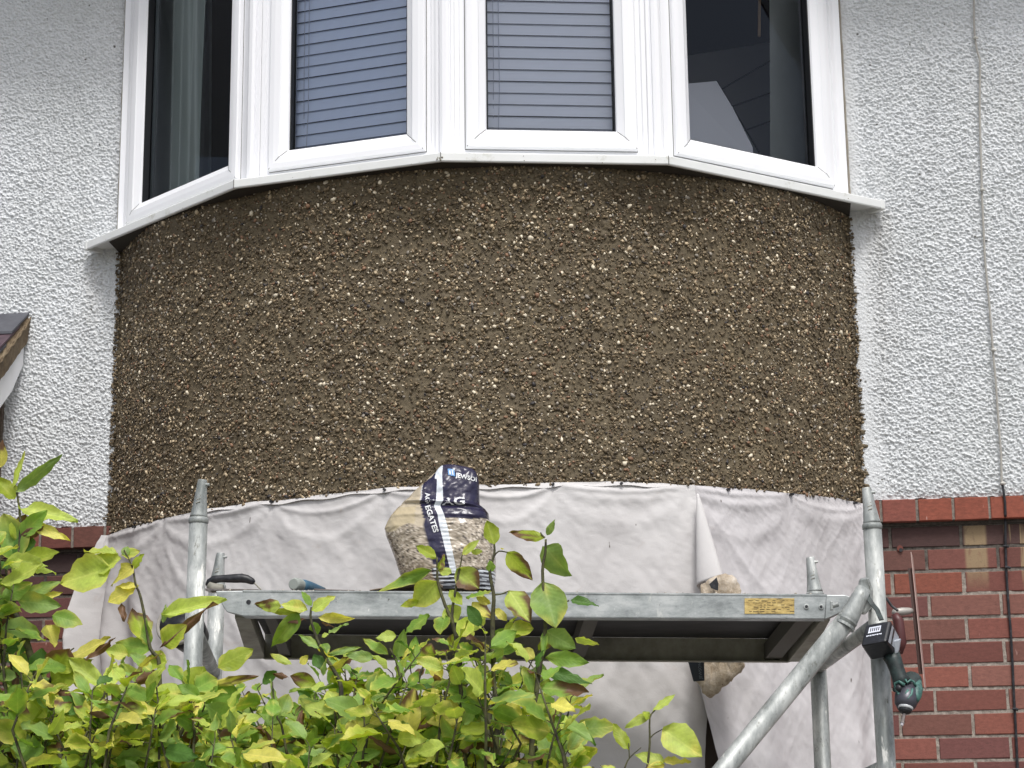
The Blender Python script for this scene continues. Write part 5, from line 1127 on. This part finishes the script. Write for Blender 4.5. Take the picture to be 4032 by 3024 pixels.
# second shoot
S3([Z5(1425, 1900), Z5(1415, 1659), Z5(1420, 1450), Z5(1425, 1310), Z5(1390, 1100), Z5(1430, 960), Z5(1430, 870)], r=(.0055, .002)); S3([Z5(1430, 970), Z5(1470, 930), Z5(1545, 940)], r=(.0016, .0013))
for b_, t_, w_, ty in [((1430, 875), (1360, 670), 118, 'v'), ((1540, 935), (1765, 1185), 130, 'v'), ((1500, 915), (1490, 900), 30, 'y'), ((1400, 1110), (1390, 1010), 70, 'g'), ((1060, 1120), (945, 1100), 75, 'l'), ((1100, 1080), (1300, 1260), 175, 'l'),
        ((1230, 940), (1330, 930), 45, 'l'), ((1150, 960), (1300, 830), 62, 'l'), ((925, 985), (752, 893), 78, 'v'), ((935, 1100), (1010, 960), 60, 'v'), ((880, 1095), (415, 1285), 90, 'g'), ((935, 1190), (730, 1410), 205, 'l'), ((1040, 1270), (1150, 1400), 100, 'v'),
        ((1020, 1400), (1110, 1550), 150, 'l'), ((870, 1490), (640, 1620), 130, 'g'), ((1000, 1490), (960, 1659), 140, 'g'), ((1230, 1390), (1420, 1500), 105, 'y'), ((1180, 1330), (1400, 1280), 70, 'g'), ((1270, 1330), (1400, 1390), 60, 'y'), ((770, 1360), (610, 1410), 60, 'v'), ((1440, 1430), (1540, 1540), 70, 'y'), ((1500, 1640), (1760, 1590), 130, 'v')]:
    DL(Z5(*b_), Z5(*t_), w_*.248, ty, curl=random.uniform(-.04, .12))
S3([Z5(930, 980), Z5(933, 1100), Z5(938, 1200), Z5(1000, 1400), Z5(1090, 1659), (1000, 1560), (1010, 1760)], r=(.0018, .005)); S3([Z5(1150, 960), Z5(1130, 1080), Z5(1095, 1270)], r=(.0014, .0018)); S3([Z5(1120, 1090), Z5(1095, 1250), Z5(1060, 1500), Z5(1100, 1700)], r=(.0016, .004))
# third shoot
S3([(740, 1760), (735, 1560), Z2(760, 900), Z2(690, 740), Z2(600, 600), Z2(500, 330), Z2(500, 200)], r=(.006, .002))
for b_, t_, w_, ty in [((240, 195), (0, 175), 95, 'l'), ((465, 225), (225, 170), 95, 'l'), ((430, 240), (120, 235), 55, 'v'), ((500, 190), (415, 60), 55, 'g'), ((510, 235), (695, 95), 100, 'l'), ((560, 290), (870, 305), 75, 'y'), ((400, 250), (150, 560), 130, 'g'), ((440, 300), (250, 330), 90, 'b'), ((650, 430), (815, 325), 55, 'p'), ((520, 330), (555, 440), 85, 'g'), ((590, 560), (385, 440), 62, 'p'), ((640, 615), (935, 545), 52, 'p'), ((590, 330), (700, 360), 30, 'b'), ((590, 460), (650, 430), 40, 'l'), ((600, 520), (640, 600), 75, 'g'),
        ((1170, 610), (940, 460), 75, 'g'), ((1240, 450), (1060, 465), 85, 'l'), ((1250, 640), (1310, 390), 105, 'p'), ((1300, 660), (1390, 510), 110, 'y'), ((1400, 690), (1410, 450), 100, 'g'), ((1480, 660), (1550, 520), 120, 'v'), ((1560, 610), (1720, 570), 60, 'v'), ((640, 740), (870, 640), 90, 'y'), ((590, 740), (530, 605), 110, 'd'), ((540, 870), (310, 800), 110, 'v'), ((330, 700), (140, 600), 60, 'l'), ((400, 690), (480, 620), 60, 'y'), ((600, 800), (640, 640), 50, 'p'),
        ((190, 1080), (150, 820), 65, 'p'), ((230, 1150), (310, 950), 130, 'p'), ((200, 1100), (60, 1150), 120, 'g'), ((700, 1120), (430, 1060), 150, 'l'), ((720, 1060), (640, 920), 130, 'l'), ((700, 1090), (1130, 1190), 70, 'l'), ((1100, 1240), (745, 1240), 130, 'v'), ((740, 1080), (980, 940), 50, 'g'), ((1010, 1100), (1080, 910), 110, 'l'), ((1090, 1140), (1290, 970), 90, 'v'), ((1300, 1380), (1400, 880), 170, 'y'), ((1320, 1360), (1490, 1150), 70, 'b'), ((1400, 1250), (1600, 1210), 80, 'b'), ((1250, 1460), (1480, 1180), 60, 'b'), ((1500, 1200), (1870, 1160), 110, 'y'), ((1570, 900), (1840, 820), 60, 'p'), ((1460, 960), (1640, 930), 60, 'y'), ((1620, 880), (1980, 1000), 110, 'g'), ((1640, 1010), (1790, 1060), 90, 'y'), ((390, 1290), (420, 1090), 85, 'b'), ((1640, 1280), (1350, 1490), 170, 'g'), ((1800, 1400), (1560, 1640), 200, 'v'), ((1800, 1390), (1610, 1430), 90, 'p'), ((1830, 1380), (1820, 1190), 130, 'g'), ((730, 1600), (740, 1450), 70, 'g'), ((310, 1580), (430, 1430), 110, 'g'), ((250, 1560), (0, 1430), 90, 'l'), ((260, 1590), (90, 1250), 60, 'b'), ((560, 1659), (560, 1500), 150, 'v'), ((300, 810), (160, 770), 50, 'b'), ((1040, 640), (800, 620), 90, 'p'), ((960, 1290), (1100, 1400), 90, 'g')]:
    DL(Z2(*b_), Z2(*t_), w_*.248, ty, curl=random.uniform(-.04, .12))
S3([Z2(1290, 850), Z2(1260, 740), Z2(1230, 640), Z2(1180, 560)], r=(.004, .002)); S3([Z2(1430, 860), Z2(1470, 730), Z2(1560, 640)], r=(.003, .0018)); S3([Z2(1800, 820), Z2(1800, 620), Z2(1760, 480)], r=(.004, .002))
S3([Z2(290, 1500), Z2(240, 1230), Z2(190, 1130), Z2(160, 850)], r=(.0028, .0015)); S3([Z2(930, 1500), Z2(730, 1250), Z2(710, 1060)], r=(.0045, .002)); S3([Z2(900, 1480), Z2(940, 1340)], r=(.003, .002)); S3([Z2(1250, 1450), Z2(1230, 1290), Z2(1130, 1190)], r=(.0025, .0015))
S3([Z2(2080, 1700), Z2(2120, 1250), Z2(2090, 850), Z2(2080, 560), Z2(2080, 300)], r=(.0062, .003))
# left side
S3([(175, 1700), (140, 1590), (109, 1520), (79, 1455), (57, 1386), (44, 1345), (32, 1319), (27, 1277), (35, 1230), (42, 1180), (44, 1120), (36, 1060)], r=(.0105, .002))
S3([(362, 1760), (357, 1600), (347, 1535), (345, 1468), (342, 1423), (325, 1401), (315, 1344), (303, 1287), (293, 1262), (286, 1225), (268, 1188)], r=(.006, .0015))
S3([(360, 1720), (382, 1609), (407, 1547), (421, 1485)], r=(.006, .002)); S3([(180, 1690), (181, 1634), (198, 1572), (213, 1530), (228, 1495), (240, 1470)], r=(.006, .0018)); S3([(160, 1650), (130, 1540), (108, 1500)], r=(.006, .004)); S3([(105, 1480), (125, 1430), (160, 1400)], r=(.003, .0015))
for b_, t_, w_, ty in [((28, 1055), (54, 974), 13, 'l'), ((34, 1062), (136, 984), 27, 'p'), ((3, 1010), (4, 950), 30, 'y'), ((32, 1078), (-12, 1030), 34, 'v'), ((40, 1100), (168, 1122), 34, 'l'), ((62, 1128), (152, 1168), 24, 'y'), ((36, 1170), (56, 1110), 42, 'v'), ((46, 1155), (102, 1102), 34, 'g'), ((38, 1160), (90, 1140), 30, 'b'), ((40, 1225), (62, 1140), 40, 'd'),
        ((35, 1215), (8, 1110), 66, 'g'), ((48, 1210), (128, 1192), 34, 'v'), ((52, 1222), (122, 1232), 20, 'l'), ((52, 1288), (128, 1256), 24, 'p'), ((60, 1306), (132, 1276), 24, 'y'), ((30, 1300), (-10, 1260), 60, 'g'), ((60, 1320), (120, 1305), 22, 'l'), ((40, 1340), (0, 1390), 62, 'l'), ((112, 1330), (178, 1346), 36, 'g'), ((100, 1350), (122, 1396), 42, 'y'), ((60, 1400), (12, 1395), 60, 'd'), ((70, 1430), (22, 1440), 40, 'g'), ((30, 1350), (-5, 1330), 44, 'b'), ((84, 1460), (90, 1400), 50, 'd'),
        ((255, 1196), (180, 1184), 26, 'l'), ((262, 1200), (302, 1188), 24, 'v'), ((268, 1200), (276, 1180), 16, 'p'), ((262, 1206), (196, 1232), 46, 'l'), ((240, 1226), (132, 1262), 66, 'l'), ((290, 1222), (236, 1262), 34, 'y'), ((286, 1228), (306, 1196), 18, 'v'), ((292, 1270), (232, 1300), 34, 'y'), ((300, 1266), (252, 1262), 20, 'y'), ((262, 1302), (270, 1340), 22, 'b'), ((312, 1385), (290, 1308), 46, 'v'), ((325, 1405), (248, 1388), 42, 'g'), ((278, 1414), (228, 1406), 28, 'l'), ((320, 1395), (312, 1330), 24, 'g'),
        ((350, 1330), (484, 1288), 32, 'l'), ((345, 1400), (462, 1300), 26, 'b'), ((352, 1395), (406, 1350), 44, 'v'), ((352, 1345), (358, 1305), 10, 'p'), ((470, 1442), (546, 1400), 42, 'v'), ((450, 1480), (560, 1460), 16, 'y'), ((110, 1475), (196, 1420), 52, 'v'), ((150, 1425), (240, 1378), 26, 'y'), ((170, 1440), (242, 1376), 14, 'b'), ((116, 1450), (150, 1400), 60, 'v'), ((225, 1485), (148, 1422), 34, 'l'), ((125, 1495), (182, 1500), 50, 'b'), ((30, 1540), (74, 1480), 22, 'b'), ((0, 1530), (80, 1490), 40, 'g'), ((20, 1560), (110, 1540), 60, 'l'), ((190, 1530), (90, 1580), 80, 'l'), ((410, 1500), (440, 1440), 60, 'v'), ((410, 1540), (382, 1480), 40, 'y'), ((350, 1560), (300, 1490), 60, 'g'), ((360, 1430), (310, 1430), 40, 'v'), ((345, 1450), (290, 1480), 34, 'b'), ((520, 1500), (450, 1510), 50, 'g'), ((540, 1560), (445, 1600), 80, 'l')]:
    DL(b_, t_, w_, ty, curl=random.uniform(-.04, .14))
# small plant at the right
S3([Z3(880, 1800), Z3(890, 1659), Z3(905, 1500), Z3(905, 1340), Z3(940, 1290)], r=(.003, .0013)); S3([Z3(905, 1470), Z3(935, 1440), Z3(985, 1412)], r=(.0014, .001)); S3([Z3(700, 1800), Z3(745, 1659), Z3(778, 1592), Z3(850, 1528)], r=(.0022, .0008)); S3([Z3(775, 1600), Z3(770, 1500)], r=(.0013, .001))
for b_, t_, w_, ty in [((920, 1300), (1068, 1192), 46, 'l'), ((905, 1310), (745, 1405), 50, 'l'), ((905, 1340), (860, 1300), 50, 'v'), ((985, 1412), (1240, 1590), 165, 'l'), ((770, 1545), (670, 1375), 66, 'v'), ((1000, 1625), (808, 1565), 72, 'l'), ((985, 1615), (1168, 1622), 60, 'y'), ((560, 1680), (455, 1650), 50, 'l'), ((690, 1680), (590, 1640), 50, 'l'), ((1000, 1640), (860, 1680), 60, 'y')]:
    DL(Z3(*b_), Z3(*t_), w_*.3387, ty, curl=random.uniform(-.03, .06))
# the dense mass: many leafy shoots on branches from one root
root = np.array([.05, YS+.05, 0.0]); NODES = []
topx = [-120, 0, 60, 110, 200, 300, 400, 500, 600, 680, 760, 850, 950, 1050, 1150, 1230, 1260]; topv = [1100, 1130, 1330, 1440, 1470, 1450, 1450, 1465, 1470, 1450, 1430, 1395, 1360, 1350, 1390, 1450, 1560]
mains = []
for k in range(15):
    u = -60+1290*k/14+random.uniform(-25, 25); v = np.interp(u, topx, topv)+170; y = YS+random.uniform(-.22, .30); p = aty(u, v, y)
    mid = root+(p-root)*np.array([.75, .8, .45])+np.array([0, random.uniform(-.05, .05), 0]); path = [root, root+(mid-root)*np.array([.4, .4, .6]), mid, mid+(p-mid)*.55+np.array([random.uniform(-.02, .02), 0, 0]), p]
    STEM.tube(path, [.014, .012, .009, .007, .0055], 8); mains.append((mid, p))
def shoot(apex, rnds=1.0, nl=8, Ls=(.050, .094), attach=True, top_light=1.0):
    lean = np.array([random.gauss(0, .35), random.gauss(0, .25), 1.0]); lean /= np.linalg.norm(lean); L_ = random.uniform(.10, .22); b_ = apex-lean*L_
    if attach:
        j = min(mains, key=lambda m_: np.linalg.norm((m_[1]-b_)*np.array([1, .5, .6]))); q = j[0]+(j[1]-j[0])*random.uniform(.5, 1.0)
        STEM.tube([q, (q+b_)/2+np.array([random.uniform(-.02, .02), 0, -.02]), b_, (b_+apex)/2+np.array([random.uniform(-.006, .006), 0, 0]), apex], [.0042, .0034, .0028, .0022, .0012], 6)
    a = random.uniform(0, 6.28)
    for i in range(nl):
        f = 1-(i/nl)**1.1*.9; p = b_+(apex-b_)*f; a += 2.4+random.uniform(-.4, .4); out_ = np.array([math.cos(a), math.sin(a)*.9, 0]); el = random.uniform(-.15, .75) if i > 1 else random.uniform(.6, 1.6)
        d = out_+np.array([0, 0, el]); d /= np.linalg.norm(d); Lf = random.uniform(*Ls)*(.75 if i < 2 else 1); r_ = random.random()
        ty = 'g' if r_ < .28 else 'l' if r_ < .52 else 'v' if r_ < .68 else 'p' if r_ < .85 else 'y' if r_ < .925 else 'd' if r_ < .965 else 'b'
        pet = p+d*.014; STEM.tube([p, pet], [.0011, .0009], 4, cap=False)
        hint = np.array([random.gauss(0, .3), -.62, .75])-d*.3
        add_leaf(pet, pet+d*Lf+np.array([0, 0, -random.uniform(0, .02)]), Lf*random.uniform(.42, .60), ty, hint=hint, rnd=.42)
for k in range(320):
    u = random.uniform(-60, 1235); t0 = np.interp(u, topx, topv); v = t0+(random.random()**.8)*(1720-t0); y = YS+random.uniform(-.20, .34)
    if u > 1100 and random.random() < .3: continue
    shoot(aty(u, v, y))
for k in range(60):     # below the picture
    u = random.uniform(-60, 1250); y = YS+random.uniform(-.25, .35); p = aty(u, 1700, y); p[2] -= random.uniform(.1, 1.0); shoot(p, attach=False, nl=6)
V = np.concatenate(LV); F = np.concatenate(LF_); C_ = np.concatenate(LC); Lu = np.concatenate(LU)
M_leaf = Mat('shrub_leaf', (.2, .3, .05), .48, spec=.35); T_ = M_leaf
_a = T_.attr(); _u = T_.n('ShaderNodeAttribute'); _u.attribute_name = 'Luv'; _sx = T_.n('ShaderNodeSeparateColor'); T_.l(_u.outputs['Color'], _sx.inputs[0])
_ph = mth(T_, 'SUBTRACT', mth(T_, 'MULTIPLY', _sx.outputs[1], 9.0), mth(T_, 'MULTIPLY', _sx.outputs[0], 2.2)); _sn = mth(T_, 'SINE', mth(T_, 'MULTIPLY', _ph, 6.283), 0.0)
_v = mrange(T_, _sn, .80, .98); _mid = mrange(T_, _sx.outputs[0], .03, .10, 1., 0.)
_c = T_.mix(mth(T_, 'MULTIPLY', _v, .12), _a, T_.mix(1.0, _a, (.55, .62, .5), 'MULTIPLY')); _c = T_.mix(mth(T_, 'MULTIPLY', _mid, .5), _c, T_.mix(1.0, _a, (1.35, 1.25, 1.6), 'MULTIPLY'))
_nn = T_.noise(60, 4, .7); _c = T_.mix(1.0, _c, T_.ramp(_nn, [(.3, (.78, .80, .8)), (.7, (1.12, 1.12, 1.1))]), 'MULTIPLY'); T_.col(_c)
T_.bump(mth(T_, 'ADD', mth(T_, 'MULTIPLY', _sn, -.25), _nn), .0010, .35)
_tl = T_.n('ShaderNodeBsdfTranslucent'); T_.l(T_.mix(1.0, _c, (1.25, 1.25, .55), 'MULTIPLY'), _tl.inputs[0]); _mx = T_.n('ShaderNodeMixShader'); _mx.inputs[0].default_value = .38
T_.l(T_.b.outputs[0], _mx.inputs[1]); T_.l(_tl.outputs[0], _mx.inputs[2]); T_.l(_mx.outputs[0], T_.t.nodes['Material Output'].inputs[0])
fo = rawmesh(bpy.data.meshes.new('foliage'), 'foliage', V-np.array([0, YS, 0]), F, M_leaf, shrub, np.array([0, YS, 0]), True, C_)
ca = fo.data.color_attributes.new('Luv', 'FLOAT_COLOR', 'POINT'); d = np.ones((len(V), 4), np.float32); d[:, :3] = Lu; ca.data.foreach_set('color', d.ravel())
STEM.build('branches', M_stem, shrub, smooth=True)

for o in bpy.data.objects:
    if o.name.split('.')[0] in ('dash_stones', 'edge_stones', 'loose_stones'): o['kind'] = 'stuff'

for sg in (-1, 1):
    m = MB(); zz = np.linspace(3.645, 4.83, 70); m.tube([(sg*(1.271+.0025*vn(np.array(z*40.), np.array(1.), 3)), -.036-.003*vn(np.array(z*25.), np.array(2.), 4), z) for z in zz], [.0035+.002*float(vn(np.array(z*33.), np.array(5.), 6)) for z in zz], 6); m.build('sealant', Mat('aged_sealant', lin((142, 136, 124)), .8), house)
m = MB(); fpts = offset(SX, -.0012)
for k in range(14):
    i = random.randrange(4); t_ = random.random(); a_, b_ = np.array(fpts[i]), np.array(fpts[i+1]); p = a_+(b_-a_)*t_; z = 3.602+random.random()**2*.024; rr_ = random.uniform(.0006, .0016)
    m.tube([(p[0], p[1]+.002, z), (p[0], p[1], z), (p[0], p[1]-rr_*.5, z)], [rr_, rr_, rr_*.4], 7)
for k in range(9):
    p = np.array(fpts[2])+np.array([random.gauss(0, .008), 0]); p[1] += abs(p[0])*.2; z = 3.604+random.random()*.012; rr_ = random.uniform(.0014, .003); m.tube([(p[0], p[1]+.002, z), (p[0], p[1]-.0005, z), (p[0], p[1]-rr_*.6, z)], [rr_, rr_, rr_*.4], 7)
sp_ = m.build('mortar_splashes', Mat('dried_splash', lin((140, 134, 118)), .9), house); sp_['kind'] = 'stuff'
# mortar crumbs lying along the platform edge and dabs on the rail
n_ = 130; us = rng.uniform(475, 1780, n_); P_ = np.array([atpl(u, 1276+(u-525)*.0071, *PFp)+[0, .006+.02*random.random(), .002] for u in us]); sz = rng.uniform(.0012, .0042, n_)
cr_ = scatter(P_, np.tile([[0, 0, 1.]], (n_, 1)), sz*1.4, sz, sz*.8, np.array([lin((190, 182, 170))]*n_)*rng.uniform(.4, 1.1, (n_, 1)), 'crumbs', plat, M_stone); cr_['kind'] = 'stuff'
